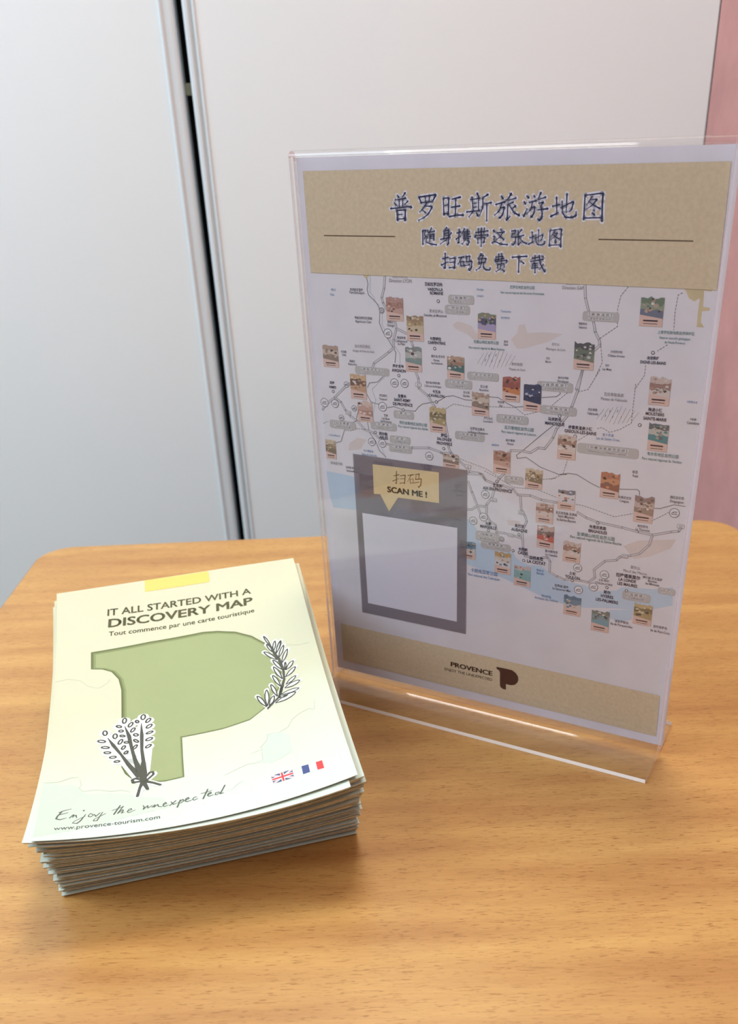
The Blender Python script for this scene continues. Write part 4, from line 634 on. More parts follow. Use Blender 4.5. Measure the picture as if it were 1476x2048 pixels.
# ------------------------------------------------------------------ acrylic sign holder
holder = tag(empty('sign_holder', (0, 0, TOP)), 'clear acrylic T-shaped sign holder with wide base strip standing on the table', 'sign holder')
TILT = 0.02
HX0, HX1, ATH = -2.4, 208.9, 2.4
def lean(y, z): return y - z*math.tan(TILT)
def arc(cx, cy, r, a0, a1, k=7):
    return [(cx+r*math.cos(math.radians(a0+(a1-a0)*i/k)), cy+r*math.sin(math.radians(a0+(a1-a0)*i/k))) for i in range(k+1)]
h = ATH/2
path = [(-27.6, h+0.2), (-18, h+0.2)] + arc(-2.1-4.6, h+0.2+4.6, 4.6, 270, 360) + [(-2.1, 60), (-2.1, 150), (-2.1, 240), (-2.1, 302.6)]
path += arc(0, 304.2, 2.1, 180, 0, 10)
path += [(2.1, 302.6), (2.1, 240), (2.1, 150), (2.1, 60)] + arc(2.1+4.6, h+0.2+4.6, 4.6, 180, 270) + [(18, h+0.2), (34.2, h+0.2)]
path = [(lean(y, z) if z > 5 else y, z) for y, z in path]
def offset_path(path, d):
    out = []
    for i, p in enumerate(path):
        a = path[max(0, i-1)]; b = path[min(len(path)-1, i+1)]
        tx, ty = b[0]-a[0], b[1]-a[1]; L = math.hypot(tx, ty)
        out.append((p[0]-ty/L*d, p[1]+tx/L*d))
    return out
A_, B_ = offset_path(path, h), offset_path(path, -h)
n = len(path)
xs = (HX0, HX1)
v = [(x*MM, p[0]*MM, p[1]*MM) for x in xs for p in A_] + [(x*MM, p[0]*MM, p[1]*MM) for x in xs for p in B_]
ia = lambda s, i: s*n+i
ib = lambda s, i: 2*n+s*n+i
f = []; fm = []
for i in range(n-1):
    f += [(ia(0, i), ia(1, i), ia(1, i+1), ia(0, i+1)), (ib(0, i), ib(0, i+1), ib(1, i+1), ib(1, i))]; fm += [0, 0]
    for s in (0, 1):
        f.append((ia(s, i), ib(s, i), ib(s, i+1), ia(s, i+1)) if s else (ia(s, i), ia(s, i+1), ib(s, i+1), ib(s, i)))
        z = path[i][1]
        fm.append(3 if (z > 303 or 0 < z < 7 and abs(path[i][0]) < 9) else 2)
for i in (0, n-1):
    f.append((ia(0, i), ib(0, i), ib(1, i), ia(1, i))); fm.append(1)
o = obj('folded_acrylic_sheet', v, f, [acrylic('clear_acrylic'), acrylic('acrylic_sawn_edge', 1.0, (0.97, 0.97, 0.98)), acrylic('acrylic_side_edge', 0.35), acrylic('acrylic_bend_edge', 0.85)], holder, fm)

# ------------------------------------------------------------------ poster inside the holder
poster = empty('poster', (0, -0.008*math.tan(TILT), TOP+0.008), (TILT, 0, 0))
tag(poster, 'printed paper poster with Chinese headline over a map of Provence inside the clear holder', 'poster')
m_paper = mat('poster_paper', (214, 211, 223), 0.55, 0.3, noise=(60, 0.03))
sheet_v, sheet_f = [], []
o = box('paper_sheet', (0, -0.00005, 0), (0.2110, 0.00005, 0.2963), m_paper, poster)
def print2d(name, V, F, m, layer, parent=None):
    """flat print on the poster, layer = height above the paper in 0.01 mm"""
    y = -0.00005 - layer*0.00001
    return obj(name, [(a*MM, y, b*MM) for a, b in V], F, m, parent or poster)
def kraft():
    return mat('kraft_print', (203, 186, 160), 0.6, 0.25, noise=(520, 0.07))
def filled(name, polys, m, layer, parent=None):
    V, F = [], []
    for P in polys: addpoly(V, F, P)
    o = print2d(name, V, F, m, layer, parent)
    bm = bmesh.new(); bm.from_mesh(o.data); bmesh.ops.triangulate(bm, faces=bm.faces[:], ngon_method='EAR_CLIP'); bm.to_mesh(o.data); bm.free()
    return o
mapsheet = print2d('map_print', *(lambda V, F: (addpoly(V, F, [(5.0, 34.5), (207.0, 33.0), (208.0, 242.5), (3.4, 243.0)]), (V, F))[1])([], []), mat('map_ground_print', (213, 209, 217), 0.55, 0.3, noise=(45, 0.035)), 1)
for P in STAIN: filled('land_tint', [P], mat('map_land_tint', (208, 195, 196), 0.6, noise=(60, 0.03)), 3, mapsheet)
for P in GOLD: filled('gold_tint', [P], mat('map_gold_tint', (196, 180, 146), 0.6, noise=(160, 0.08)), 3, mapsheet)
for P in SEA: filled('sea', [P], mat('map_sea_print', (182, 198, 218), 0.6, noise=(50, 0.03)), 4, mapsheet)
def lines(name, L, w, m, layer):
    for P in L:
        V, F = [], []; strip(V, F, P, w); print2d(name, V, F, m, layer, mapsheet)
lines('river', RIVER, 0.35, mat('map_river_print', (176, 182, 200), 0.6), 5)
lines('road_outline', ROADD, 1.25, mat('map_road_grey', (142, 137, 142), 0.6), 7)
lines('road_fill', ROADD, 0.72, mat('map_road_white', (200, 196, 205), 0.6), 9)
lines('minor_road', ROADS, 0.42, MATS['map_road_grey'], 8)
for P in DASH:
    V, F = [], []
    acc = 0.0
    for (x0, y0), (x1, y1) in zip(P[:-1], P[1:]):
        d = math.hypot(x1-x0, y1-y0); s = -acc
        while s < d:
            a = max(0, s); b = min(d, s+0.75)
            if b > a: strip(V, F, [(x0+(x1-x0)*a/d, y0+(y1-y0)*a/d), (x0+(x1-x0)*b/d, y0+(y1-y0)*b/d)], 0.28)
            s += 1.5
        acc = (acc + d) % 1.5
    print2d('dashed_border', V, F, mat('map_dash_grey', (130, 126, 130), 0.6), 10, mapsheet)['kind'] = 'stuff'
V, F = [], []; V2, F2 = [], []
rnd = random.Random(5)
for x, y, w, hh in BADGE:
    V, F = [], []; V2, F2 = [], []
    addpoly(V, F, rrpoly(x, y, w, hh, min(w, hh)*0.28))
    for q, s in ((0.20, 0.30), (-0.22, 0.20)):
        n_ = int(w*(0.30 if q > 0 else 0.5)); x0 = x - w*0.33
        for i in range(max(3, n_)):
            ww = w*0.66/max(3, n_)
            strip(V2, F2, [(x0+i*ww+0.15, y+q*hh+rnd.uniform(-.1, .1)), (x0+(i+0.86)*ww, y+q*hh+rnd.uniform(-.1, .1))], hh*s*rnd.uniform(.8, 1))
    print2d('badge', V, F, mat('map_badge_grey', (178, 174, 175), 0.6), 11, mapsheet)
    print2d('badge_lettering', V2, F2, mat('map_badge_white', (206, 202, 208), 0.6), 12, mapsheet)['kind'] = 'stuff'
m_sw = mat('map_symbol_white', (216, 213, 220), 0.6); m_sd = mat('map_symbol_dark', (100, 96, 104), 0.6)
for x, y, r in ICON:
    V, F = [], []; V2, F2 = [], []
    disc(V, F, x, y, r); ring(V2, F2, x, y, r, 0.32 if r > 7 else 0.28)
    if r > 6.5*0 and r > 1.6:
        strip(V2, F2, [(x-r*.55, y-r*.15), (x-r*.1, y+r*.22), (x+r*.5, y+r*.25)], 0.3); strip(V2, F2, [(x-r*.5, y-r*.32), (x+r*.55, y-r*.3)], 0.35); strip(V2, F2, [(x-r*.3, y-r*.0), (x+r*.5, y-r*.02)], 0.25)
    else:
        ring(V2, F2, x, y, r*.68, 0.28); disc(V2, F2, x, y, r*.25, 8)
    print2d('symbol_disc', V, F, m_sw, 13, mapsheet); print2d('symbol_line', V2, F2, m_sd, 14, mapsheet)['kind'] = 'stuff'
for x, y in DOTS:
    V, F = [], []; disc(V, F, x, y, 0.8); print2d('town_dot', V, F, m_sw, 13, mapsheet)
    V, F = [], []; ring(V, F, x, y, 0.85, 0.36); print2d('town_ring', V, F, m_sd, 14, mapsheet)
# little picture cards on the map
PAL = dict(terracotta=[(172, 132, 124), (158, 112, 100), (186, 148, 136), (140, 96, 86)], gold=[(150, 122, 92), (172, 146, 106), (196, 176, 146), (128, 104, 80)],
 teal=[(124, 128, 128), (172, 172, 172), (116, 140, 138), (190, 120, 104)], town=[(168, 140, 124), (196, 178, 164), (132, 112, 100), (184, 152, 136)],
 lavender=[(122, 124, 100), (70, 70, 100), (158, 146, 184), (190, 150, 120)], green=[(176, 140, 120), (150, 116, 98), (66, 100, 100), (140, 150, 130)],
 forest=[(96, 112, 92), (128, 140, 116), (96, 102, 124), (176, 148, 130)], dark=[(70, 70, 74), (96, 104, 90), (110, 116, 100), (186, 182, 182)],
 arch=[(196, 160, 124), (110, 78, 66), (186, 146, 116), (90, 66, 60)], pink=[(204, 176, 166), (188, 150, 138), (170, 126, 114), (214, 190, 182)],
 field=[(186, 164, 120), (120, 106, 76), (160, 140, 96), (206, 192, 164)], sand=[(196, 176, 150), (150, 126, 98), (120, 104, 84), (206, 190, 172)],
 red=[(160, 90, 76), (140, 74, 66), (196, 120, 70), (120, 60, 62)], night=[(50, 54, 84), (58, 64, 98), (44, 46, 76), (170, 172, 190)],
 sketch=[(196, 176, 168), (150, 114, 102), (206, 192, 186), (168, 132, 118)], gorge=[(80, 88, 98), (180, 178, 170), (64, 124, 130), (150, 146, 138)],
 orange=[(176, 108, 80), (196, 132, 96), (140, 84, 68), (110, 96, 92)], orangewhite=[(110, 116, 130), (214, 206, 208), (208, 200, 204), (184, 112, 84)],
 boat=[(186, 150, 138), (120, 90, 84), (190, 90, 76), (206, 190, 184)], brown=[(140, 116, 110), (190, 168, 160), (150, 124, 112), (104, 88, 80)],
 seaside=[(80, 108, 130), (100, 128, 146), (196, 186, 184), (206, 172, 150)], coast=[(110, 116, 110), (116, 140, 146), (110, 150, 164), (176, 148, 110)],
 calanque=[(184, 148, 96), (204, 190, 176), (208, 202, 204), (110, 136, 160)], creek=[(196, 176, 174), (130, 170, 170), (124, 164, 164), (176, 130, 116)])
m_cap = mat('map_card_peach', (208, 178, 170), 0.6)
rnd = random.Random(11)
for x0, y0, x1, y1, kind in TILES:
    w, hh = x1-x0, y1-y0; yb = y0 + hh*0.30
    V, F = [], []
    addpoly(V, F, [(x0, y0), (x1, y0), (x1, yb-hh*.03), (x0, yb+hh*.08)])
    card = print2d('picture_card', V, F, m_cap, 16, mapsheet)
    cols = [tuple(int(a*.85+b_*.15) for a, b_ in zip(c, (188, 180, 190))) for c in PAL[kind]]; mats_ = [mat('card_%d_%d_%d' % c, c, 0.6) for c in cols] + [mat('card_dark', (84, 74, 76), 0.6), mat('card_light', (214, 205, 202), 0.6)]
    V, F, FM = [], [], []
    k = 7; hgt = y1-yb
    def wav(base, amp): return [base + rnd.uniform(-amp, amp)*hgt for _ in range(k+1)]
    lows = [yb+hh*.08*(1-i/k)-hh*.03*(i/k) for i in range(k+1)]
    tops = wav(y1-hgt*.06, .07); l1 = wav(yb+hgt*.66, .07); l2 = wav(yb+hgt*.36, .07)
    for (a_, b_, ci) in ((l1, tops, 0), (l2, l1, 1), (lows, l2, 2)):
        for i in range(k):
            xa = x0+w*i/k; xb = x0+w*(i+1)/k; b = len(V)
            V += [(xa, a_[i]), (xb, a_[i+1]), (xb, b_[i+1]), (xa, b_[i])]; F.append((b, b+1, b+2, b+3)); FM.append(ci)
    for i in range(16):
        x = x0+w*rnd.uniform(.08, .9); y = rnd.uniform(yb+hgt*.12, y1-hgt*.14); r = w*rnd.uniform(.03, .09); b = len(V)
        kk = rnd.choice((4, 5, 6)); a0 = rnd.uniform(0, 6)
        V += [(min(x1, max(x0, x+r*math.cos(a0+6.2832*j/kk)*1.4)), y+r*math.sin(a0+6.2832*j/kk)) for j in range(kk)]
        F.append(tuple(range(b, b+kk))); FM.append(rnd.choice((0, 1, 2, 3, 3, 4, 5)))
    # blobs sit a hair above the bands
    yb_ = -0.00005 - 0.00017
    verts = [(a*MM, yb_ - (0.00001 if i >= 12*k else 0), b*MM) for i, (a, b) in enumerate(V)]
    obj('card_picture', verts, F, mats_, mapsheet, FM)
    V, F = [], []
    for q, n_ in ((0.19, 4), (0.09, 7)):
        for i in range(n_):
            ww = w*.62/n_
            strip(V, F, [(x0+w*.19+i*ww, y0+hh*q), (x0+w*.19+(i+.8)*ww, y0+hh*(q-.004))], hh*(.055 if n_ == 4 else .022))
    print2d('card_lettering', V, F, mat('card_lettering_dark', (92, 72, 78), 0.6), 18, mapsheet)['kind'] = 'stuff'
STY = dict(n=(mat('map_text_navy', (48, 44, 76), 0.6), 0.018, 1.0), g=(mat('map_text_green', (66, 118, 122), 0.6), 0.004, 0.98), k=(mat('map_text_dark', (86, 80, 96), 0.6), 0.006, 0.95),
           y=(mat('map_text_grey', (134, 128, 132), 0.6), 0.0, 0.98), b=(mat('map_text_blue', (92, 132, 180), 0.6), 0.002, 0.98))
for st, nm in (('n', 'city_name'), ('g', 'park_name'), ('k', 'village_name'), ('y', 'region_name'), ('b', 'water_name')):
    for body, x, y, hh, s in LABELS:
        if s == st:
            V, F = [], []; add_label(V, F, body, x, y, hh, STY[st][1], STY[st][2])
            print2d(nm, V, F, STY[st][0], 20, mapsheet)['kind'] = 'stuff'
for body, x, y, hh, s in LABELS:
    if body in ('A7', 'A54', 'A51', 'A52', 'A50', 'A8', 'A57'):
        V, F = [], []; addpoly(V, F, rrpoly(x, y, 3.4, 2.1, 0.3, 2)); print2d('road_number_plate', V, F, MATS['map_road_grey'], 15, mapsheet)
        V, F = [], []; addpoly(V, F, rrpoly(x, y, 3.0, 1.7, 0.2, 2)); print2d('road_number_face', V, F, m_sw, 16, mapsheet)
for k, (cx, cy) in enumerate(FIELDS):
    V, F = [], []
    for i in range(9):
        x = cx-9+i*2.1
        strip(V, F, [(x, cy-4.6+abs(i-4)*.5), (x+3.2, cy+4.4-abs(i-4)*.5)], 0.14)
    for i, (a, b) in enumerate(((-3, 1.6), (0.6, 2), (-5, -.8), (-1.4, -.9), (2.6, -.8))):
        strip(V, F, [(cx+a, cy+b-.5), (cx+a+.3, cy+b+.5)], 0.3)
    print2d('field_hatching', V, F, MATS['map_road_grey'], 6, mapsheet)['kind'] = 'stuff'
filled('header_band', [HEADER], kraft(), 22)
filled('footer_band', [FOOTER], kraft(), 22)
for a, b in HLINES:
    V, F = [], []; strip(V, F, [a, b], 0.5)
    print2d('header_rule', V, F, mat('brown_rule', (84, 62, 40), 0.6), 24)
for ch in TITLE:
    V, F = [], []
    for st in ch: strip(V, F, [(x, y, w*1.1+1.5) for x, y, w in st])
    print2d('headline_outline', V, F, mat('headline_outline_white', (222, 220, 235), 0.6), 24)
    V, F = [], []
    for st in ch: strip(V, F, [(x, y, w*1.18+0.06) for x, y, w in st])
    print2d('headline_character', V, F, mat('headline_navy', (30, 36, 78), 0.6), 26)
# scan panel over the map (its code is left out)
filled('scan_panel', [SCANPANEL], ink_film('scan_panel_ink', (122, 110, 120), 0.64), 22)
filled('scan_blank', [WHITESQ], mat('scan_blank_white', (214, 211, 224), 0.55), 26)
filled('speech_bubble', [BUBBLE], mat('bubble_tan', (212, 190, 150), 0.6, noise=(200, 0.03)), 26)
for ch in SCANCN:
    V, F = [], []
    for st in ch: strip(V, F, [(x, y, w*0.95) for x, y, w in st])
    print2d('bubble_character', V, F, mat('bubble_brown', (96, 58, 28), 0.6), 28)
V, F = [], []; add_text(V, F, *PTEXT[0]); print2d('bubble_text', V, F, mat('bubble_text_brown', (70, 48, 34), 0.6), 28)
V, F = [], []
for t_ in PTEXT[1:]: add_text(V, F, *t_)
print2d('footer_text', V, F, mat('logo_brown', (62, 26, 30), 0.6), 24)
filled('footer_logo', [PLOGO], mat('logo_brown', (62, 26, 30), 0.6), 24)

# ------------------------------------------------------------------ stack of folded map leaflets
LW, LH, NL = 147.0, 210.0, 32
lx, ly, lth = LEAFQ[:3]
LC = np.array(LEAFQ[3:]).reshape(3, 4)
def zf(s, t):
    z = 0
    for i in range(3):
        for j in range(4): z = z + LC[i, j]*s**i*t**j
    return z
def leaf_surf(s, t, fr=1.0, pose=None, dz=0.0):
    """points of a sheet of the stack: s, t in 0..1 across and up the leaflet, fr = share of the pile below it"""
    s = np.asarray(s, float); t = np.asarray(t, float)
    x0, y0, th = pose if pose is not None else (lx, ly, lth)
    F_ = fr if callable(fr) else (lambda a, b: fr)
    n = 12
    hz = 0; zp = zf(s, t*0)*F_(s, t*0)
    for i in range(1, n+1):
        z = zf(s, t*i/n)*F_(s, t*i/n); hz = hz + np.sqrt(np.maximum((LH*t/n)**2-(z-zp)**2, 0)); zp = z
    hx = 0; zp = zf(s*0, t)*F_(s*0, t)
    for i in range(1, n+1):
        z = zf(s*i/n, t)*F_(s*i/n, t); hx = hx + np.sqrt(np.maximum((LW*s/n)**2-(z-zp)**2, 0)); zp = z
    hx = hx*np.sign(s); hz = hz*np.sign(t)
    c, sn = math.cos(th), math.sin(th)
    return np.stack([x0+c*hx-sn*hz, y0+sn*hx+c*hz, zf(s, t)*F_(s, t)+dz], -1)
rng = random.Random(3)
def bary(n):
    w = [math.exp(rng.gauss(0, 0.2)) for _ in range(n)]; c = [0]
    for a in w: c.append(c[-1]+a)
    return [a/c[-1] for a in c]
CL, CR = bary(NL), bary(NL)
bot = (-17.5, -234.6, math.radians(43.9))
# hand-set slips of the upper leaflets: (across, up, turn)
SLIP = {NL-1: (0, 0, 0), NL-2: (-4.3, -0.2, -0.036), NL-3: (3.2, 0.6, -0.004), NL-4: (1.0, -1.6, 0.012), NL-5: (-3.2, 0.6, -0.01), NL-6: (4.0, 0.8, -0.008)}
def top_ref(xy):
    """position on the top sheet above a point of the table plane"""
    s = np.full(xy.shape[:-1], .5); t = s.copy(); c, sn = math.cos(lth), math.sin(lth)
    for _ in range(14):
        d = xy - leaf_surf(s, t)[..., :2]
        s = np.clip(s + (d[..., 0]*c+d[..., 1]*sn)/LW, -.08, 1.08); t = np.clip(t + (-d[..., 0]*sn+d[..., 1]*c)/LH, -.08, 1.08)
    return s, t
def grid_slab(top, bottom, nx, ny, V, F):
    b = len(V)
    for P in (top, bottom): V.extend(P.reshape(-1, 3).tolist())
    m_ = nx*ny; id_ = lambda l, i, j: b+l*m_+i*ny+j
    for i in range(nx-1):
        for j in range(ny-1):
            F.append((id_(0, i, j), id_(0, i+1, j), id_(0, i+1, j+1), id_(0, i, j+1)))
            F.append((id_(1, i, j), id_(1, i, j+1), id_(1, i+1, j+1), id_(1, i+1, j)))
    for i in range(nx-1):
        F.append((id_(0, i, 0), id_(1, i, 0), id_(1, i+1, 0), id_(0, i+1, 0)))
        F.append((id_(0, i, ny-1), id_(0, i+1, ny-1), id_(1, i+1, ny-1), id_(1, i, ny-1)))
    for j in range(ny-1):
        F.append((id_(0, 0, j), id_(0, 0, j+1), id_(1, 0, j+1), id_(1, 0, j)))
        F.append((id_(0, nx-1, j), id_(1, nx-1, j), id_(1, nx-1, j+1), id_(0, nx-1, j+1)))
def leaflet_paper(name, warm, cool, rough=0.33):
    m = bpy.data.materials.new(name); m.use_nodes = True
    nt = m.node_tree; L = nt.links; N = nt.nodes.new; p = nt.nodes['Principled BSDF']
    uv = N('ShaderNodeUVMap'); sep = N('ShaderNodeSeparateXYZ'); L.new(uv.outputs[0], sep.inputs[0])
    nz = N('ShaderNodeTexNoise'); nz.inputs['Scale'].default_value = 4; nz.inputs['Detail'].default_value = 3; L.new(uv.outputs[0], nz.inputs['Vector'])
    ad = N('ShaderNodeMath'); ad.operation = 'MULTIPLY_ADD'; L.new(nz.outputs['Fac'], ad.inputs[0]); ad.inputs[1].default_value = 0.28; L.new(sep.outputs['Y'], ad.inputs[2])
    r = N('ShaderNodeValToRGB'); e = r.color_ramp.elements
    e[0].position = 0.16; e[0].color = srgb(*cool); e[1].position = 0.62; e[1].color = srgb(*warm)
    L.new(ad.outputs[0], r.inputs['Fac']); L.new(r.outputs['Color'], p.inputs['Base Color'])
    p.inputs['Roughness'].default_value = rough; p.inputs['Specular IOR Level'].default_value = 0.45
    return m
m_cover = leaflet_paper('leaflet_cover_print', (196, 195, 168), (196, 208, 198))
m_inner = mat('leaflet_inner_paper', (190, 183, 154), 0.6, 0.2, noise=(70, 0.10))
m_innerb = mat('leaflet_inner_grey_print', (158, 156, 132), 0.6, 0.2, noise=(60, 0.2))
ORD = ['top', 'second', 'third', 'fourth', 'fifth', 'sixth', 'seventh', 'eighth', 'ninth', 'tenth', 'eleventh', 'twelfth', 'thirteenth', 'fourteenth', 'fifteenth', 'sixteenth']
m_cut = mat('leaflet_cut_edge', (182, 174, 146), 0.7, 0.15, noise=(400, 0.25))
def slab_obj(name, fr_fn, pose, dz0, dz1, nx, ny, m, parent, inset=(0, 0, 0, 0), uv=False):
    S, T = np.meshgrid(np.linspace(inset[0], 1-inset[1], nx), np.linspace(inset[2], 1-inset[3], ny), indexing='ij')
    loc = np.array(parent.location)*1000
    f1, f0 = fr_fn
    top = leaf_surf(S, T, f1, pose)
    if pose is LPOSE: s_, t_ = S, T
    else:
        s_, t_ = top_ref(top[..., :2]); top[..., 2] = zf(s_, t_)*f1(s_, t_)
    q = zf(s_, t_)*(f1(s_, t_)-f0(s_, t_))
    up = top.copy(); up[..., 2] += dz0*q; dn = top.copy(); dn[..., 2] += dz1*q
    V, F = [], []
    grid_slab((up-loc)*MM+0, (dn-loc)*MM, nx, ny, V, F)
    V = [(a, b, c+TOP) for a, b, c in V]
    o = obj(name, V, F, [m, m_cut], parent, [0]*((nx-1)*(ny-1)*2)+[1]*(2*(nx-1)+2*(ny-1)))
    o.data.set_sharp_from_angle(angle=0.7)
    if uv:
        l = o.data.uv_layers.new(name='print'); ss = np.concatenate([S.ravel(), S.ravel()]); tt = np.concatenate([T.ravel(), T.ravel()])
        idx = np.zeros(len(o.data.loops), int); o.data.loops.foreach_get('vertex_index', idx)
        l.data.foreach_set('uv', np.stack([ss[idx], tt[idx]], 1).ravel())
        o.data.polygons.foreach_set('use_smooth', [abs(p.normal.z) > 0.5 for p in o.data.polygons])
    return o
TOPLEAF = None
LPOSE = (lx, ly, lth)
for k in range(NL):
    a = k/(NL-1)
    pose = [bot[i]+(v_-bot[i])*a for i, v_ in enumerate((lx, ly, lth))]
    if k in SLIP: du, dv, dr = SLIP[k]
    else: du, dv, dr = rng.uniform(-3, 4.4)*(0.4+a*0.6), abs(rng.gauss(0, 1.0)), rng.gauss(0, 0.007)
    if k == 0: du = dv = dr = 0
    c, s_ = math.cos(pose[2]), math.sin(pose[2])
    pose = (pose[0]+c*du-s_*dv, pose[1]+s_*du+c*dv, pose[2]+dr)
    if k == NL-1: pose = LPOSE
    cl, cr = CL[k+1], CR[k+1]
    mk = lambda cl, cr: (lambda s, t: cl*(1-s)+cr*s)
    fr = (mk(cl, cr), mk(CL[k], CR[k]))
    i = NL-1-k
    if i == 0: lab = 'top leaflet of the stack showing a big green letter P and the title DISCOVERY MAP'
    elif i == 1: lab = 'second leaflet from the top, its cream corner sticking out at the front left'
    elif i == 2: lab = 'third leaflet from the top, slipped to the right beyond the top cover'
    elif k == 0: lab = 'bottom leaflet of the stack lying flat on the wooden table'
    elif i < 16: lab = 'cream folded map leaflet, %s from the top of the stack' % ORD[i]
    else: lab = 'cream folded map leaflet, %s from the bottom of the stack' % ORD[k]
    lf = empty('map_leaflet', (pose[0]*MM, pose[1]*MM, 0))
    tag(lf, lab, 'leaflet', 'folded map leaflets in the stack')
    fine = (31, 43) if i < 2 else (16, 22)
    slab_obj('cover', fr, pose, 0.0, -0.15, *fine, m_cover, lf, uv=True)
    r4 = lambda: (rng.uniform(0, .006), rng.uniform(0, .006), rng.uniform(0, .004), rng.uniform(0, .004))
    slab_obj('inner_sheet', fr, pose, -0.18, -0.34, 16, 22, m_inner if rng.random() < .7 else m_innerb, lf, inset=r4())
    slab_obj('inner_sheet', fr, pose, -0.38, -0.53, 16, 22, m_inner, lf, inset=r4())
    if i == 0: TOPLEAF, TPOSE, TFR = lf, pose, fr
# print on the top leaflet, laid on its curved cover
def on_leaf(name, V, F, m, layer, cut=True):
    me = bpy.data.meshes.new(name)
    me.from_pydata([(a, b, 0) for a, b in V], [], F)
    bm = bmesh.new(); bm.from_mesh(me)
    if cut:
        bmesh.ops.triangulate(bm, faces=[f for f in bm.faces if len(f.verts) > 4], ngon_method='EAR_CLIP')
        xs_ = [v.co.x for v in bm.verts]; ys_ = [v.co.y for v in bm.verts]
        for ax, lo, hi, st in ((0, min(xs_), max(xs_), LW/30), (1, min(ys_), max(ys_), LH/42)):
            q = math.ceil(lo/st)*st
            while q < hi:
                co = (q, 0, 0) if ax == 0 else (0, q, 0); no = (1, 0, 0) if ax == 0 else (0, 1, 0)
                bmesh.ops.bisect_plane(bm, geom=bm.verts[:]+bm.edges[:]+bm.faces[:], plane_co=co, plane_no=no, dist=1e-5); q += st
    A = np.array([v.co[:2] for v in bm.verts]); s, t = A[:, 0]/LW, A[:, 1]/LH
    # follow the cover's own facets so the ink never dips under the paper
    gx, gy = np.clip(s*30, 0, 29.999), np.clip(t*42, 0, 41.999); i0, j0 = np.floor(gx), np.floor(gy); fx, fy = gx-i0, gy-j0
    g = lambda i, j: leaf_surf(i/30, j/42, TFR[0], TPOSE)
    P = g(i0, j0)*((1-fx)*(1-fy))[:, None]+g(i0+1, j0)*(fx*(1-fy))[:, None]+g(i0, j0+1)*((1-fx)*fy)[:, None]+g(i0+1, j0+1)*(fx*fy)[:, None]
    P = P - np.array(TOPLEAF.location)*1000; P[:, 2] += 0.05 + layer*0.012
    for v, p in zip(bm.verts, P): v.co = (p[0]*MM, p[1]*MM, TOP+p[2]*MM)
    bm.normal_update()
    for f in bm.faces:
        f.smooth = True
        if f.normal.z < 0: f.normal_flip()
    bm.to_mesh(me); bm.free(); me.materials.append(m)
    return put(bpy.data.objects.new(name, me), TOPLEAF)
def leaf_fill(name, polys, m, layer):
    V, F = [], []
    for P in polys: addpoly(V, F, P)
    return on_leaf(name, V, F, m, layer)
G = dict(rough=0.35, spec=0.45)
for P in (LSEA, LSEA2): leaf_fill('printed_sea', [P], mat('leaflet_sea_print', (189, 200, 186), **G), 0)
for st in LLINES:
    V, F = [], []; strip(V, F, [(x, y, w*0.45) for x, y, w in st])
    on_leaf('printed_coastline', V, F, mat('leaflet_coast_print', (176, 184, 163), **G), 1)
def inset_poly(P, d, dx=0, dy=0):
    n_ = len(P); out = []
    for i in range(n_):
        a, b, c = P[i-1], P[i], P[(i+1) % n_]
        e1 = (b[0]-a[0], b[1]-a[1]); e2 = (c[0]-b[0], c[1]-b[1]); l1 = math.hypot(*e1); l2 = math.hypot(*e2)
        n1 = (e1[1]/l1, -e1[0]/l1); n2 = (e2[1]/l2, -e2[0]/l2)
        q = (n1[0]+n2[0], n1[1]+n2[1]); w = max(0.5, 1+n1[0]*n2[0]+n1[1]*n2[1])
        out.append((b[0]+q[0]/w*d+dx, b[1]+q[1]/w*d+dy))
    return out
PS = [(a, b) for a, b in PSHAPE]
area_ = sum(PS[i-1][0]*PS[i][1]-PS[i][0]*PS[i-1][1] for i in range(len(PS)))
sg = 1 if area_ < 0 else -1
for j, (d, dx, dy, col) in enumerate(((0, 0, 0, (84, 92, 48)), (0.5, 0.25, -0.3, (104, 114, 64)), (1.1, 0.5, -0.6, (127, 137, 90)), (1.9, 0.8, -0.9, (145, 155, 108)))):
    leaf_fill('green_letter', [inset_poly(PS, d*sg, dx, dy)], mat('leaflet_green_%d' % j, col, noise=(30, 0.02) if j == 3 else None, **G), 2+j)
leaf_fill('yellow_tab', [TAB], mat('leaflet_yellow_tab', (206, 190, 98), **G), 2)
V, F = [], []
for t_ in LTEXT[:2]: add_text(V, F, *t_)
on_leaf('title_text', V, F, mat('leaflet_title_olive', (74, 70, 36), **G), 3, cut=False)
V, F = [], []; add_text(V, F, *LTEXT[2]); on_leaf('subtitle_text', V, F, mat('leaflet_subtitle_olive', (92, 88, 48), **G), 3, cut=False)
V, F = [], []; add_text(V, F, *LTEXT[3]); on_leaf('web_address', V, F, mat('leaflet_grey_text', (98, 104, 98), **G), 3, cut=False)
for line in SCRIPT:
    V, F = [], []
    for st in line: strip(V, F, [(x, y, w*1.45) for x, y, w in st])
    on_leaf('script_slogan', V, F, mat('leaflet_script_grey', (84, 90, 80), **G), 3, cut=False)['kind'] = 'stuff'
m_stk = mat('leaflet_sticker_white', (238, 243, 240), **G); m_ink = mat('leaflet_drawing_ink', (70, 70, 58), **G)
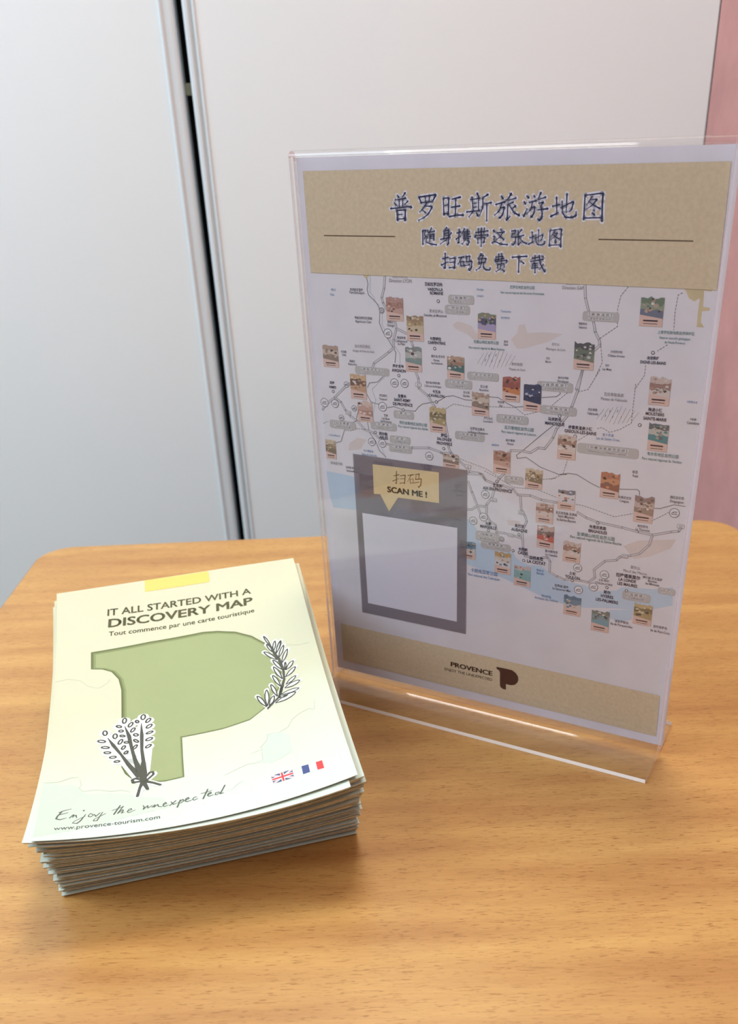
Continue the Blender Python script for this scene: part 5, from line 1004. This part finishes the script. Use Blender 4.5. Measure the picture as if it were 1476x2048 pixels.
V, F = [], []
for st in SPRIGH: strip(V, F, st)
on_leaf('rosemary_backing', V, F, m_stk, 7)
V, F = [], []
for st in SPRIG: strip(V, F, [(x, y, w*1.25) for x, y, w in st])
on_leaf('rosemary_drawing', V, F, m_ink, 9)
V, F = [], []
for st in LAVH: strip(V, F, st)
on_leaf('lavender_backing', V, F, m_stk, 7)
V, F = [], []
for st in LAV: strip(V, F, [(x, y, w*1.3) for x, y, w in st])
on_leaf('lavender_drawing', V, F, m_ink, 9)
for P, col, nm in zip(FRFLAG, ((62, 74, 124), (246, 246, 248), (226, 60, 62)), ('flag_blue', 'flag_white', 'flag_red')):
    leaf_fill('french_flag_stripe', [P], mat('print_'+nm, col, **G), 3)
def uk():
    A, B, C_, D_ = [Vector(p) for p in UKFLAG]
    def q(x, y): # x right 0..60, y down 0..30
        a = A.lerp(B, x/60); b = D_.lerp(C_, x/60); r = a.lerp(b, y/30); return (r.x, r.y)
    lay = [('flag_navy', (70, 80, 112), [[(0, 0), (60, 0), (60, 30), (0, 30)]]),
           ('flag_white', (246, 246, 248), [[(0, 0), (6.7, 0), (60, 26.65), (60, 30), (53.3, 30), (0, 3.35)], [(60, 0), (53.3, 0), (0, 26.65), (0, 30), (6.7, 30), (60, 3.35)], [(25, 0), (35, 0), (35, 30), (25, 30)], [(0, 10), (60, 10), (60, 20), (0, 20)]]),
           ('flag_rose', (226, 120, 128), [[(0, 0), (20, 10), (15.5, 10), (0, 2.2)], [(60, 0), (40, 10), (44.5, 10), (60, 2.2)], [(0, 30), (20, 20), (15.5, 20), (0, 27.8)], [(60, 30), (40, 20), (44.5, 20), (60, 27.8)]]),
           ('flag_red', (226, 60, 62), [[(27, 0), (33, 0), (33, 30), (27, 30)], [(0, 12), (60, 12), (60, 18), (0, 18)]])]
    for j, (nm, col, polys) in enumerate(lay):
        leaf_fill('british_flag_field' if j == 0 else 'british_flag_cross', [[q(*p) for p in P] for P in polys], mat('print_'+nm, col, **G), 3+j)
uk()
